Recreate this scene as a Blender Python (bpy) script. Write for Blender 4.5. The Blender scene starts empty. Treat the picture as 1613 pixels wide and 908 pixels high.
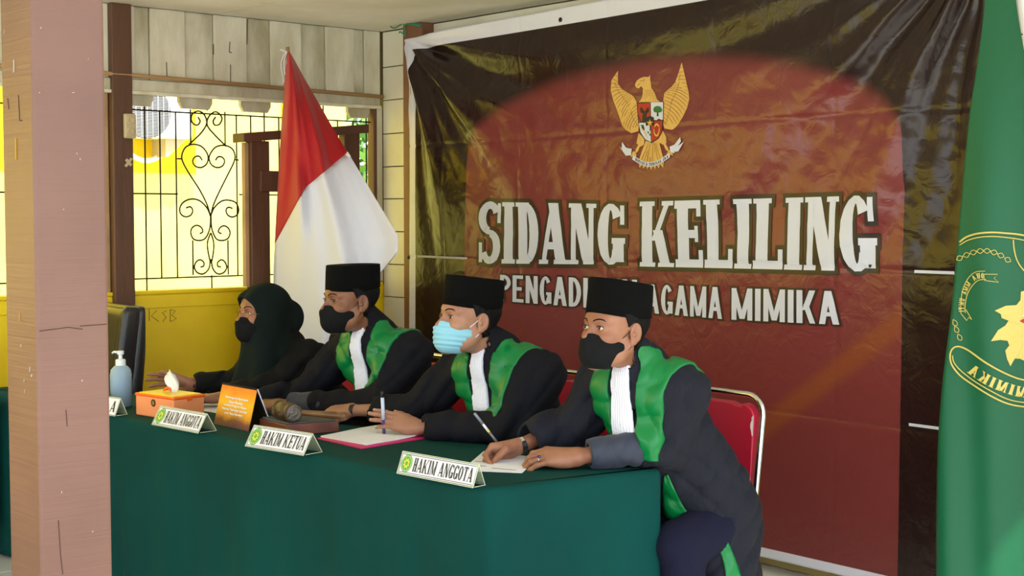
import bpy, bmesh, math, random
import numpy as np
from mathutils import Vector, Matrix
random.seed(7); np.random.seed(7)
PI = math.pi
SC = bpy.context.scene
COL = SC.collection

# ------------------------------------------------------------------ camera
FPX, CW, CH = 2200.0, 1613.0, 908.0
YAW, PIT = math.radians(49), math.radians(3.05)
CAM = np.array([0.0, 0.0, 1.6])
cam_data = bpy.data.cameras.new('camera'); cam = bpy.data.objects.new('camera', cam_data); COL.objects.link(cam)
cam.location = CAM; cam.rotation_euler = (PI/2 - PIT, 0, YAW)
cam_data.sensor_width = 36.0; cam_data.lens = 36.0 * FPX / CW; cam_data.clip_end = 200
SC.camera = cam
cF = np.array([-math.sin(YAW)*math.cos(PIT), math.cos(YAW)*math.cos(PIT), -math.sin(PIT)])
cR = np.array([math.cos(YAW), math.sin(YAW), 0.0]); cU = np.cross(cR, cF)
def at(px, py, x=None, y=None, z=None):
    """point of the photograph on a given world plane"""
    r = cF + cR*(px-CW/2)/FPX - cU*(py-CH/2)/FPX
    t = (x-CAM[0])/r[0] if x is not None else (y-CAM[1])/r[1] if y is not None else (z-CAM[2])/r[2]
    return CAM + r*t

# ------------------------------------------------------------------ world, sun, lights
w = bpy.data.worlds.new('world'); SC.world = w; w.use_nodes = True
nt = w.node_tree; nt.nodes.clear()
wo = nt.nodes.new('ShaderNodeOutputWorld'); bg = nt.nodes.new('ShaderNodeBackground')
bg.inputs['Color'].default_value = (0.86, 0.93, 1.0, 1); bg.inputs['Strength'].default_value = 2.35
nt.links.new(bg.outputs[0], wo.inputs[0])
sun_d = bpy.data.lights.new('sun', 'SUN'); sun_d.energy = 4.6; sun_d.angle = math.radians(1.0); sun_d.color = (1.0, 0.95, 0.86)
sun = bpy.data.objects.new('sun', sun_d); COL.objects.link(sun)
sun.rotation_euler = Vector((0.50, -0.28, 0.82)).to_track_quat('Z', 'Y').to_euler()
SC.view_settings.view_transform = 'Standard'; SC.view_settings.look = 'None'
SC.view_settings.exposure = 0.47; SC.view_settings.gamma = 1.0; SC.view_settings.use_curve_mapping = False

# ------------------------------------------------------------------ helpers
def lin(c):
    return tuple(((v/255)/12.92 if v/255 <= 0.04045 else ((v/255+0.055)/1.055)**2.4) for v in c)
def mat(name, c, rough=0.6, metal=0.0, bump=0.0, bscale=40.0, var=0.0, vscale=6.0, sheen=0.0, alpha=None, trans=0.0, stretch=None, bdist=0.01, spec=None, c2=None, coat=0.0, aniso=0.0, emit=None, ior=None):
    m = bpy.data.materials.new(name); m.use_nodes = True
    n = m.node_tree; b = n.nodes['Principled BSDF']
    col = lin(c)+(1,)
    b.inputs['Base Color'].default_value = col
    b.inputs['Roughness'].default_value = rough; b.inputs['Metallic'].default_value = metal
    if sheen: b.inputs['Sheen Weight'].default_value = sheen
    if trans: b.inputs['Transmission Weight'].default_value = trans
    if spec is not None: b.inputs['Specular IOR Level'].default_value = spec
    if coat: b.inputs['Coat Weight'].default_value = coat; b.inputs['Coat Roughness'].default_value = 0.15
    if ior: b.inputs['IOR'].default_value = ior
    if emit: b.inputs['Emission Color'].default_value = lin(emit[0])+(1,); b.inputs['Emission Strength'].default_value = emit[1]
    tc = n.nodes.new('ShaderNodeTexCoord'); mp = n.nodes.new('ShaderNodeMapping')
    n.links.new(tc.outputs['Object'], mp.inputs[0])
    if stretch: mp.inputs['Scale'].default_value = stretch
    if var or c2:
        no = n.nodes.new('ShaderNodeTexNoise'); no.inputs['Scale'].default_value = vscale; no.inputs['Detail'].default_value = 5
        n.links.new(mp.outputs[0], no.inputs[0])
        rp = n.nodes.new('ShaderNodeValToRGB'); n.links.new(no.outputs[0], rp.inputs[0])
        d = lin(c2) if c2 else tuple(v*(1-var) for v in col[:3])
        u = col[:3] if c2 else tuple(min(1, v*(1+var)) for v in col[:3])
        rp.color_ramp.elements[0].position = 0.35; rp.color_ramp.elements[0].color = d+(1,)
        rp.color_ramp.elements[1].position = 0.65; rp.color_ramp.elements[1].color = u+(1,)
        n.links.new(rp.outputs[0], b.inputs['Base Color'])
    if bump:
        no = n.nodes.new('ShaderNodeTexNoise'); no.inputs['Scale'].default_value = bscale; no.inputs['Detail'].default_value = 6
        n.links.new(mp.outputs[0], no.inputs[0])
        bp = n.nodes.new('ShaderNodeBump'); bp.inputs['Strength'].default_value = bump; bp.inputs['Distance'].default_value = bdist
        n.links.new(no.outputs[0], bp.inputs['Height']); n.links.new(bp.outputs[0], b.inputs['Normal'])
    return m

def obj(name, data, m=None, parent=None, smooth=False):
    """data = (verts, faces) or bmesh"""
    me = bpy.data.meshes.new(name)
    if isinstance(data, bmesh.types.BMesh):
        data.to_mesh(me); data.free()
    else:
        me.from_pydata([tuple(map(float, v)) for v in data[0]], [], [tuple(map(int, f)) for f in data[1]])
    me.update()
    if smooth: me.polygons.foreach_set('use_smooth', [True]*len(me.polygons))
    o = bpy.data.objects.new(name, me); COL.objects.link(o)
    if m is not None:
        for q in (m if isinstance(m, (list, tuple)) else [m]): me.materials.append(q)
    if parent is not None:
        o.parent = parent
        o.matrix_parent_inverse = parent.matrix_world.inverted() if False else Matrix.Translation(parent.location).inverted() if parent.type == 'EMPTY' else Matrix.Identity(4)
    return o
def tag(o, label=None, cat=None, group=None, kind=None):
    if label: o['label'] = label
    if cat: o['category'] = cat
    if group: o['group'] = group
    if kind: o['kind'] = kind
    return o
def thing(name, label, cat, loc=(0, 0, 0), group=None, kind=None):
    o = bpy.data.objects.new(name, None); COL.objects.link(o); o.location = loc; o.empty_display_size = 0.1
    return tag(o, label, cat, group, kind)
def struct(name, data, m, parent=None, smooth=False):
    o = obj(name, data, m, parent, smooth)
    o['kind'] = 'structure'
    return o

class MB:
    def __init__(s): s.v = []; s.f = []; s.mi = []
    def add(s, vs, fs, mi=0):
        n = len(s.v); s.v += [tuple(v) for v in vs]; s.f += [tuple(i+n for i in f) for f in fs]; s.mi += [mi]*len(fs); return s
    def hexa(s, p, mi=0):   # p: 8 points, bottom 4 ccw, top 4 ccw
        return s.add(p, [(3, 2, 1, 0), (4, 5, 6, 7), (0, 1, 5, 4), (1, 2, 6, 5), (2, 3, 7, 6), (3, 0, 4, 7)], mi)
    def box(s, lo, hi, mi=0):
        (a, b, c), (d, e, f) = lo, hi
        return s.hexa([(a, b, c), (d, b, c), (d, e, c), (a, e, c), (a, b, f), (d, b, f), (d, e, f), (a, e, f)], mi)
    def obox(s, c, ax, ay, az, mi=0):   # centre and half-axis vectors
        c, ax, ay, az = map(np.array, (c, ax, ay, az))
        return s.hexa([c-ax-ay-az, c+ax-ay-az, c+ax+ay-az, c-ax+ay-az, c-ax-ay+az, c+ax-ay+az, c+ax+ay+az, c-ax+ay+az], mi)
    def tube(s, pts, r, n=8, closed=False, cap=True, mi=0, flat=1.0, up=None):
        pts = [np.array(p, float) for p in pts]; N = len(pts)
        rs = r if hasattr(r, '__len__') else [r]*N
        rings = []; ref = None
        for i in range(N):
            a = pts[(i-1) % N] if (i > 0 or closed) else pts[i]; b = pts[(i+1) % N] if (i < N-1 or closed) else pts[i]
            t = b-a; t = t/(np.linalg.norm(t)+1e-9)
            if up is not None: ref = np.array(up, float)
            elif ref is None: ref = np.array((0, 0, 1.0)) if abs(t[2]) < 0.9 else np.array((1.0, 0, 0))
            u = np.cross(ref, t); u /= np.linalg.norm(u)+1e-9; w_ = np.cross(t, u)
            if up is None: ref = w_
            rings.append([pts[i]+(u*math.cos(2*PI*k/n)+w_*flat*math.sin(2*PI*k/n))*rs[i] for k in range(n)])
        vs = [v for q in rings for v in q]; fs = []
        M = N if closed else N-1
        for i in range(M):
            for k in range(n):
                a, b = i*n+k, i*n+(k+1) % n; c, d = ((i+1) % N)*n+(k+1) % n, ((i+1) % N)*n+k
                fs.append((a, b, c, d))
        if cap and not closed:
            fs.append(tuple(reversed(range(n)))); fs.append(tuple((N-1)*n+k for k in range(n)))
        return s.add(vs, fs, mi)
    def lathe(s, prof, c=(0, 0, 0), n=24, axis=None, mi=0, sx=1.0, sy=1.0):
        R = Vector((0, 0, 1)).rotation_difference(Vector(axis)).to_matrix() if axis is not None else Matrix.Identity(3)
        vs = []
        for (r, z) in prof:
            for k in range(n):
                a = 2*PI*k/n; p = R @ Vector((r*sx*math.cos(a), r*sy*math.sin(a), z)); vs.append((p.x+c[0], p.y+c[1], p.z+c[2]))
        fs = [(i*n+k, i*n+(k+1) % n, (i+1)*n+(k+1) % n, (i+1)*n+k) for i in range(len(prof)-1) for k in range(n)]
        fs.append(tuple(reversed(range(n)))); fs.append(tuple((len(prof)-1)*n+k for k in range(n)))
        return s.add(vs, fs, mi)
    def prism(s, poly, y0, y1, mi=0, plane='xz'):
        n = len(poly)
        P3 = (lambda a, b, y: (a, y, b)) if plane == 'xz' else (lambda a, b, y: (y, a, b)) if plane == 'yz' else (lambda a, b, y: (a, b, y))
        vs = [P3(a, b, y0) for a, b in poly]+[P3(a, b, y1) for a, b in poly]
        fs = [tuple(range(n)), tuple(reversed(range(n, 2*n)))]+[(i, n+i, n+(i+1) % n, (i+1) % n) for i in range(n)]
        return s.add(vs, fs, mi)
    def build(s, name, m, parent=None, smooth=False, bevel=0.0, kind=None, seg=2):
        o = obj(name, (s.v, s.f), m, parent, smooth)
        if any(s.mi): o.data.polygons.foreach_set('material_index', s.mi)
        bm = bmesh.new(); bm.from_mesh(o.data); bmesh.ops.recalc_face_normals(bm, faces=bm.faces); bm.to_mesh(o.data); bm.free()
        if bevel:
            md = o.modifiers.new('bevel', 'BEVEL'); md.width = bevel; md.segments = seg; md.limit_method = 'ANGLE'; md.angle_limit = 0.6
        if kind: o['kind'] = kind
        return o

# ------------------------------------------------------------------ implicit surfaces (bodies, cloth)
def smin(a, b, k):
    if k <= 0: return np.minimum(a, b)
    h = np.clip(0.5+0.5*(b-a)/k, 0, 1); return b+(a-b)*h-k*h*(1-h)
class Field:
    def __init__(s, lo, hi, h):
        s.lo = np.array(lo, float); s.h = h
        s.n = [int(math.ceil((hi[i]-lo[i])/h))+1 for i in range(3)]
        s.ax = [(s.lo[i]+h*np.arange(s.n[i])).astype(np.float32) for i in range(3)]
        s.F = np.full(s.n, 1.0, np.float32)
    def grid(s, lo=None, hi=None):
        sl = []
        for i in range(3):
            a = 0 if lo is None else max(0, int((lo[i]-s.lo[i])/s.h)); b = s.n[i] if hi is None else min(s.n[i], int((hi[i]-s.lo[i])/s.h)+2)
            sl.append(slice(a, max(a, b)))
        return tuple(sl), (s.ax[0][sl[0]][:, None, None], s.ax[1][sl[1]][None, :, None], s.ax[2][sl[2]][None, None, :])
    def op(s, fn, lo, hi, k, mode='u'):
        pad = k+3*s.h+0.01
        sl, p = s.grid([v-pad for v in lo], [v+pad for v in hi])
        if 0 in s.F[sl].shape: return
        d = fn(*p).astype(np.float32); A = s.F[sl]
        if mode == 'u': s.F[sl] = smin(A, d, k)
        elif mode == 's': s.F[sl] = -smin(-A, d, k)
        elif mode == 'i': s.F[sl] = np.maximum(A, d)
    def rc(s, a, b, ra, rb, k=0.02, mode='u', squash=None):
        a = np.array(a, float); b = np.array(b, float); ba = b-a; L = float(ba@ba)+1e-12; R = max(ra, rb)
        def fn(x, y, z):
            px, py, pz = x-a[0], y-a[1], z-a[2]
            t = np.clip((px*ba[0]+py*ba[1]+pz*ba[2])/L, 0, 1)
            qx, qy, qz = px-t*ba[0], py-t*ba[1], pz-t*ba[2]
            if squash is not None:
                nx, f = squash; nx = np.array(nx, float); dd = qx*nx[0]+qy*nx[1]+qz*nx[2]
                qx, qy, qz = qx+dd*(f-1)*nx[0], qy+dd*(f-1)*nx[1], qz+dd*(f-1)*nx[2]
            return np.sqrt(qx*qx+qy*qy+qz*qz)-(ra+(rb-ra)*t)
        s.op(fn, np.minimum(a, b)-R, np.maximum(a, b)+R, k, mode)
    def ell(s, c, r, k=0.02, mode='u', rot=None):
        R = max(r); Rm = None if rot is None else np.array(rot)
        def fn(x, y, z):
            x, y, z = x-c[0], y-c[1], z-c[2]
            if Rm is not None: x, y, z = [Rm[0, i]*x+Rm[1, i]*y+Rm[2, i]*z for i in range(3)]
            k0 = np.sqrt((x/r[0])**2+(y/r[1])**2+(z/r[2])**2); k1 = np.sqrt((x/r[0]**2)**2+(y/r[1]**2)**2+(z/r[2]**2)**2)+1e-6
            return k0*(k0-1)/k1
        s.op(fn, [v-R for v in c], [v+R for v in c], k, mode)
    def mesh(s, F=None):
        F = s.F if F is None else F
        F = F.copy(); F[0] = F[-1] = 1; F[:, 0] = F[:, -1] = 1; F[:, :, 0] = F[:, :, -1] = 1
        n = F.shape; ins = F < 0; cn = n[0]*n[1]*n[2]; st = (n[1]*n[2], n[2], 1)
        cells, pos, quads = [], [], []
        for ax in range(3):
            sa = [slice(None)]*3; sb = [slice(None)]*3; sa[ax] = slice(0, -1); sb[ax] = slice(1, None)
            A = ins[tuple(sa)]; B = ins[tuple(sb)]
            idx = np.nonzero(A != B); ijk = np.stack(idx, 1)
            f0 = F[idx]; i2 = list(idx); i2[ax] = i2[ax]+1; f1 = F[tuple(i2)]
            p = ijk.astype(np.float64); p[:, ax] += f0/(f0-f1)
            base = ijk@np.array(st); u, v_ = [(1, 2), (2, 0), (0, 1)][ax]
            c4 = [base-st[u]-st[v_], base-st[v_], base, base-st[u]]
            for c in c4: cells.append(c); pos.append(p)
            q = np.stack(c4, 1); fl = ~A[idx]; q[fl] = q[fl][:, ::-1]; quads.append(q)
        cells = np.concatenate(cells); pos = np.concatenate(pos); quads = np.concatenate(quads)
        uq, inv = np.unique(cells, return_inverse=True); inv = inv.ravel()
        cnt = np.bincount(inv); V = np.stack([np.bincount(inv, pos[:, i])/cnt for i in range(3)], 1)
        V = V*s.h+s.lo; Q = np.searchsorted(uq, quads)
        return V, Q
def relax(V, Q, it=2, f=0.5):
    for _ in range(it):
        S = np.zeros_like(V); c = np.zeros(len(V))
        for i in range(4):
            for j in (1, 3):
                np.add.at(S, Q[:, i], V[Q[:, (i+j) % 4]]); np.add.at(c, Q[:, i], 1)
        V = V+f*(S/np.maximum(c, 1)[:, None]-V)
    return V
def xf(V, M, o): return V@np.array(M).T+np.array(o)
def mesh_np(name, V, Q, m, parent=None, smooth=True):
    me = bpy.data.meshes.new(name); nV, nQ = len(V), len(Q)
    me.vertices.add(nV); me.vertices.foreach_set('co', np.asarray(V, np.float32).ravel())
    me.loops.add(nQ*4); me.loops.foreach_set('vertex_index', np.asarray(Q, np.int32).ravel())
    me.polygons.add(nQ); me.polygons.foreach_set('loop_start', np.arange(0, nQ*4, 4, dtype=np.int32)); me.polygons.foreach_set('loop_total', np.full(nQ, 4, np.int32))
    me.polygons.foreach_set('use_smooth', np.full(nQ, smooth)); me.update(calc_edges=True); me.validate()
    me.materials.append(m)
    o = bpy.data.objects.new(name, me); COL.objects.link(o)
    if parent is not None:
        o.parent = parent
        if parent.type == 'EMPTY': o.matrix_parent_inverse = Matrix.Translation(parent.location).inverted()
    return o
def join_np(parts):
    Vs, Qs, n = [], [], 0
    for V, Q in parts: Vs.append(V); Qs.append(Q+n); n += len(V)
    return np.concatenate(Vs), np.concatenate(Qs)

# ------------------------------------------------------------------ lettering: condensed glyphs built from strokes
def glyph(ch, T=0.30, t=0.12, sf=0.07, w=0.62, g=0.0):
    """polygons (list of quads) of a letter in a box w wide, 1 high; T thick, t thin, sf serif (0 = sans), g growth of the outline"""
    out = []
    def quad(p):
        p = [np.array(q, float) for q in p]
        ar = sum(p[i][0]*p[(i+1) % 4][1]-p[(i+1) % 4][0]*p[i][1] for i in range(4))
        if ar < 0: p = p[::-1]
        if g:
            o = []
            for i in range(4):
                a, b, c = p[i-1], p[i], p[(i+1) % 4]
                e1 = (b-a)/(np.linalg.norm(b-a)+1e-9); e2 = (c-b)/(np.linalg.norm(c-b)+1e-9)
                n1 = np.array((e1[1], -e1[0])); n2 = np.array((e2[1], -e2[0])); m = n1+n2; m = m/max(0.35, m@m)*2*g
                o.append(b+m)
            p = o
        out.append(p)
    def R(x0, y0, x1, y1): quad([(x0, y0), (x1, y0), (x1, y1), (x0, y1)])
    def D(x0, y0, x1, y1, ww): quad([(x0, y0), (x0+ww, y0), (x1+ww, y1), (x1, y1)])
    def arc(cx, cy, rx, ry, a0, a1, tx, ty):
        n = 14; a0, a1 = math.radians(a0), math.radians(a1)
        for i in range(n):
            a, b = a0+(a1-a0)*i/n, a0+(a1-a0)*(i+1)/n
            f = lambda an, k: (cx+(rx+g-(tx+2*g)*k)*math.cos(an), cy+(ry+g-(ty+2*g)*k)*math.sin(an))
            out.append([np.array(q) for q in (f(a, 0), f(b, 0), f(b, 1), f(a, 1))])
    s = sf; e = 0.06 if sf else 0
    def ser(x0, x1, y):
        if s: R(x0-e, 0 if y == 0 else 1-s, x1+e, s if y == 0 else 1)
    hb = t if s else T*0.62
    th = t if s else T
    if ch == 'I': R(e, 0, e+T, 1); ser(e, e+T, 0); ser(e, e+T, 1); w = T+2*e
    elif ch == 'H': R(e, 0, e+T, 1); R(w-e-T, 0, w-e, 1); R(e+T, .5-hb/2, w-e-T, .5+hb/2); [ser(a, a+T, y) for a in (e, w-e-T) for y in (0, 1)]
    elif ch == 'L': R(e, 0, e+T, 1); ser(e, e+T, 1); R(0, 0, w, max(s, hb)); (R(w-t*.8, 0, w, .28) if s else None)
    elif ch == 'E': R(e, 0, e+T, 1); R(0, 0, w, max(s, hb)); R(0, 1-max(s, hb), w-.03, 1); R(e+T, .5-hb/2, w-.1, .5+hb/2); ((R(w-t*.8, 0, w, .26), R(w-t*.8-.03, .76, w-.03, 1), R(w-.1-t*.6, .38, w-.1, .62)) if s else None)
    elif ch == 'T': c = w/2; R(c-T/2, 0, c+T/2, 1); ser(c-T/2, c+T/2, 0); R(0, 1-max(s, hb), w, 1); ((R(0, .76, t*.7, 1), R(w-t*.7, .76, w, 1)) if s else None)
    elif ch == 'N': w *= 1.08; R(e, 0, e+th, 1); R(w-e-th, 0, w-e, 1); D(w-e-T, 0, e, 1, T); ser(e, e+th, 0); ser(e, e+th, 1); ser(w-e-th, w-e, 1)
    elif ch == 'M':
        w *= 1.35; c = w/2; R(e, 0, e+th*.9, 1); R(w-e-T*.9, 0, w-e, 1); D(c-T*.42, .04, e, 1, T*.84); D(c-th*.4, .04, w-e-th*.9, 1, th*.9); ser(e, e+th, 0); ser(w-e-T, w-e, 0); ser(e, e+th, 1); ser(w-e-T, w-e, 1)
    elif ch == 'A': w *= 1.12; c = w/2; D(e*.5, 0, c-th*.6, 1, th*.95); D(w-e*.5-T, 0, c-T*.55, 1, T); R(w*.24, .24, w*.74, .24+hb); ser(e*.5, e*.5+th, 0); ser(w-e*.5-T, w-e*.5, 0)
    elif ch == 'K': w *= (1.30 if s else 1.12); R(e, 0, e+T, 1); D(e+T*.9, .40, w-e-th, 1, th); D(w-e-T, 0, e+T+.02, .56, T*.9); ser(e, e+T, 0); ser(e, e+T, 1); ser(w-e-T, w-e, 0); ser(w-e-th-.03, w-e, 1)
    elif ch == 'D': R(e, 0, e+T, 1); arc(e+T*.9, .5, w-e-T*.9, .5, -90, 90, T, hb); ser(e, e+T, 0); ser(e, e+T, 1)
    elif ch == 'P': R(e, 0, e+T, 1); arc(e+T*.9, .71, w-e-T*.9, .29, -90, 90, T*.95, hb); ser(e, e+T, 0)
    elif ch == 'O': arc(w/2, .5, w/2, .51, 0, 360, T, hb*.8)
    elif ch == 'U': R(e, .3, e+T, 1); R(w-e-th, .3, w-e, 1); arc(w/2, .3, w/2-e, .31, 180, 360, T*.9, hb); ser(e, e+T, 1); ser(w-e-th, w-e, 1)
    elif ch == 'G': arc(w/2, .5, w/2, .51, 38, 322, T, hb*.9); R(w-T, .04, w, .44); R(w*.55, .44-max(s, hb)*.8, w+e*.5, .44); (R(w-t*.8, .66, w, .98) if s else None)
    elif ch == 'S': arc(w*.5, .74, w*.5, .27, 25, 270, T*.85, hb); arc(w*.5, .27, w*.5, .28, -155, 90, T*.85, hb); ((R(w-t*.8, .66, w, .98), R(0, .02, t*.8, .34)) if s else None)
    elif ch == ' ': w = .30
    return out, w
def word(text, gap=0.05, g=0.0, **kw):
    polys = []; x = 0
    for ch in text:
        p, w_ = glyph(ch, g=g, **kw)
        polys += [[(q[0]+x, q[1]) for q in pp] for pp in p]; x += w_+gap
    return polys, x-gap
def poly_mesh(polys, fn):
    vs, fs = [], []
    for i, p in enumerate(polys):
        n = len(vs); vs += [fn(q[0], q[1], i) for q in p]; fs.append(tuple(range(n, n+len(p))))
    return vs, fs
def dice(polys, du, dv):
    """cut flat polygons by a grid so that they can follow a wavy sheet"""
    bm = bmesh.new()
    for i_, p in enumerate(polys):
        try: bm.faces.new([bm.verts.new((q[0], q[1], (i_ % 6)*.00022)) for q in p])
        except ValueError: pass
    xs = [v.co.x for v in bm.verts]; ys = [v.co.y for v in bm.verts]
    for lo, hi, st, no in ((min(xs), max(xs), du, (1, 0, 0)), (min(ys), max(ys), dv, (0, 1, 0))):
        x = lo+st*.5
        while x < hi:
            bmesh.ops.bisect_plane(bm, geom=bm.verts[:]+bm.edges[:]+bm.faces[:], plane_co=(x*no[0], x*no[1], 0), plane_no=no, dist=1e-6); x += st
    return bm
# ================================================================== the setting
XW, YW, ZC = -6.95, 5.0, 2.70
M = {}
M['cream'] = mat('cream_paint', (238, 236, 216), 0.6, bump=0.25, bscale=18, c2=(226, 220, 194), vscale=3)
M['creamy'] = mat('yellow_cream_paint', (214, 192, 120), 0.6, bump=0.25, bscale=18, c2=(196, 168, 96), vscale=4)
M['dirty'] = mat('dirty_white_paint', (226, 222, 202), 0.75, bump=0.4, bscale=30, c2=(204, 198, 172), vscale=9, stretch=(1, 1, 0.35))
M['dirty2'] = mat('grimy_white_paint', (214, 210, 188), 0.75, bump=0.4, bscale=30, c2=(172, 164, 134), vscale=7, stretch=(1, 1, 0.45))
M['ceiling'] = mat('white_ceiling_paint', (246, 244, 232), 0.7, bump=0.15, bscale=14, c2=(234, 230, 210), vscale=2.5)
M['yellow'] = mat('yellow_wall_paint', (250, 218, 12), 0.5, bump=0.35, bscale=10, c2=(236, 196, 8), vscale=2.2)
M['brown'] = mat('brown_post_paint', (94, 60, 38), 0.5, bump=0.3, bscale=25, stretch=(1, 1, 0.2), var=0.18)
M['wood'] = mat('bare_wood', (176, 140, 96), 0.65, bump=0.3, bscale=30, stretch=(1, 0.1, 1), var=0.2)
M['iron'] = mat('black_iron', (38, 30, 22), 0.5, metal=0.3)
M['seam'] = mat('dark_seam', (92, 84, 60), 0.9)
M['concrete'] = mat('outdoor_ground', (222, 216, 200), 0.9, var=0.2)

gnd = MB().box((-30, -25, -0.4), (25, 30, -0.06)).build('ground', M['concrete']); gnd['kind'] = 'structure'
fl = MB().box((-7.1, -3, -0.06), (3.0, 5.06, -0.012)).build('floor', mat('tile_grout', (150, 146, 136), 0.8)); fl['kind'] = 'structure'
M['tile'] = mat('white_floor_tile', (236, 236, 230), 0.18, var=0.04, vscale=3)
tile0 = None
for i in range(12):
    for j in range(11):
        x0, y0 = -6.94+i*0.4, 0.62+j*0.4
        if tile0 is None:
            o = tile0 = MB().box((0.002, 0.002, -0.012), (0.398, 0.398, 0.0)).build('floor_tile', M['tile'], None, bevel=0.002, seg=1)
        else: o = tile0.copy(); COL.objects.link(o)
        o.location = (x0, y0, 0); o.parent = fl
# ceiling slab and its panels with open joints
yA = at(337, 24, z=ZC)[1]; xB = at(510, 15, z=ZC)[0]
ce = MB().box((-7.5, -3.6, ZC+0.012), (-1.1, 5.25, ZC+0.1)).build('ceiling', M['seam']); ce['kind'] = 'structure'
ys = [yA+1.22*k for k in range(-6, 2)]; xs = [-6.95, xB]+[xB+1.22*k for k in range(1, 5)]
xs = [v for v in xs if v < -1.1]+[-1.1]
for i in range(len(xs)-1):
    for j in range(len(ys)-1):
        y1 = min(ys[j+1], 4.998)
        MB().box((xs[i]+0.003, ys[j]+0.003, ZC), (xs[i+1]-0.003, y1-0.003, ZC+0.012)).build('ceiling_panel', M['ceiling'], ce)

# window wall (left): yellow lower wall, opening, planked wall above
wl = MB().box((XW-0.09, -6.0, 0), (XW, 5.06, 1.165)).build('wall_left', M['yellow'], bevel=0.004); wl['kind'] = 'structure'
MB().box((XW-0.10, -2.5, 1.165), (XW+0.012, 4.99, 1.185)).build('sill_cap', M['yellow'], wl, bevel=0.004)
MB().box((XW, -2.5, 1.09), (XW+0.008, 4.99, 1.16)).build('sill_apron', M['yellow'], wl, bevel=0.003)
# scratched letters in the plaster
scr = MB()
def wallpt(px, py): p = at(px, py, x=XW); return (XW+0.0015, p[1], p[2])
for pts in ([(235, 487), (235, 506)], [(247, 489), (238, 498), (250, 507)], [(262, 490), (255, 493), (262, 500), (256, 507)], [(268, 488), (268, 507)], [(268, 488), (276, 490), (270, 497), (278, 502), (269, 507)]):
    scr.tube([wallpt(*q) for q in pts], 0.0016, 5)
scr.build('scratched_letters', M['seam'], wl)
wa = MB().box((XW-0.07, -2.5, 2.30), (XW-0.03, 5.0, 2.72)).build('wall_upper', M['dirty2']); wa['kind'] = 'structure'
pj = [at(q, 60, x=XW)[1] for q in (213, 236, 292, 337, 389, 426, 475, 513, 558, 574)]+[4.985]
y = pj[0]; pre = []
while y > -2.3: y -= random.choice((0.16, 0.22)); pre.append(y)
pj = pre[::-1]+pj
for i in range(len(pj)-1):
    dx = 0.0 if i % 2 else -0.012
    MB().box((XW-0.03, pj[i]+0.002, 2.315), (XW+dx, pj[i+1]-0.002, ZC-0.002)).build('plank', M['dirty'] if i % 2 else M['dirty2'], wa, bevel=0.002, seg=1)
# dark open cracks in the planks
ck = MB()
for (a, b) in (((262, 98), (263, 122)), ((362, 66), (361, 82)), ((361, 82), (365, 83)), ((363, 102), (363, 131)), ((390, 30), (389, 70)), ((336, 70), (336, 86))):
    p, q = at(*a, x=XW), at(*b, x=XW); ck.tube([(XW+0.001, p[1], p[2]), (XW+0.001, q[1], q[2])], 0.0028, 5)
ck.build('plank_cracks', M['seam'], wa, kind='stuff')
hd = MB().box((XW-0.06, -2.5, 2.245), (XW+0.02, 4.97, 2.312)).build('header_beam', M['dirty2'], wa, bevel=0.006)
MB().box((XW+0.0, -2.5, 2.232), (XW+0.035, 4.97, 2.250)).build('header_trim', M['dirty'], wa, bevel=0.003)
z1, z2 = at(200, 115.5, x=XW+0.03)[2], at(592, 155, x=XW+0.03)[2]
MB().tube([(XW+0.035, 1.0, 2.335), (XW+0.035, 3.35, 2.33), (XW+0.035, 4.98, 2.305)], 0.011, 8).build('rattan_rail', M['wood'], wa, smooth=True)
for a, b in ((150, 171), (190, 245), (285, 338), (382, 430), (470, 505), (551, 586)):
    ya, yb = at(a, 155, x=XW)[1], at(b, 155, x=XW)[1]
    MB().prism([(ya, 2.25), (ya, 2.21), (ya+0.02, 2.175), (yb-0.02, 2.175), (yb, 2.21), (yb, 2.25)], XW-0.05, XW-0.02, plane='yz').build('scalloped_bracket', M['dirty2'], wa, bevel=0.004)

# brown posts of the window wall
yp0, yp1 = at(180, 300, x=XW+0.05)[1], at(212, 300, x=XW+0.05)[1]
wp = MB().box((XW-0.08, yp0, 0), (XW+0.045, yp1, ZC)).build('window_post', M['brown'], bevel=0.006); wp['kind'] = 'structure'
MB().box((XW-0.05, yp0-0.035, 1.18), (XW-0.0, yp0-0.004, 2.235)).build('light_wood_strip', M['wood'], wp, bevel=0.003)
M['socket'] = mat('aged_plastic', (196, 180, 140), 0.5)
sk = thing('wall_socket', 'yellowed double socket box fixed on the brown window post', 'socket', (XW+0.05, yp1-0.03, 2.06))
ysk = yp1-0.028
MB().box((XW+0.046, ysk-0.032, 1.995), (XW+0.075, ysk+0.034, 2.125)).build('socket_box', M['socket'], sk, bevel=0.008)
for z in (2.03, 2.09):
    MB().lathe([(0.022, 0), (0.022, 0.006), (0.018, 0.008), (0.017, 0.004), (0.004, 0.003)], (XW+0.074, ysk, z), 20, axis=(1, 0, 0)).build('outlet', M['socket'], sk, smooth=False)
tp = MB()
tp.obox((XW+0.047, yp1-0.03, 1.87), (0.001, 0, 0), (0, 0.018, 0.022), (0, -0.006, 0.004)); tp.obox((XW+0.048, yp1-0.03, 1.87), (0.001, 0, 0), (0, 0.015, -0.016), (0, 0.006, 0.005))
tp.build('tape_cross', M['socket'], wp)

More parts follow.
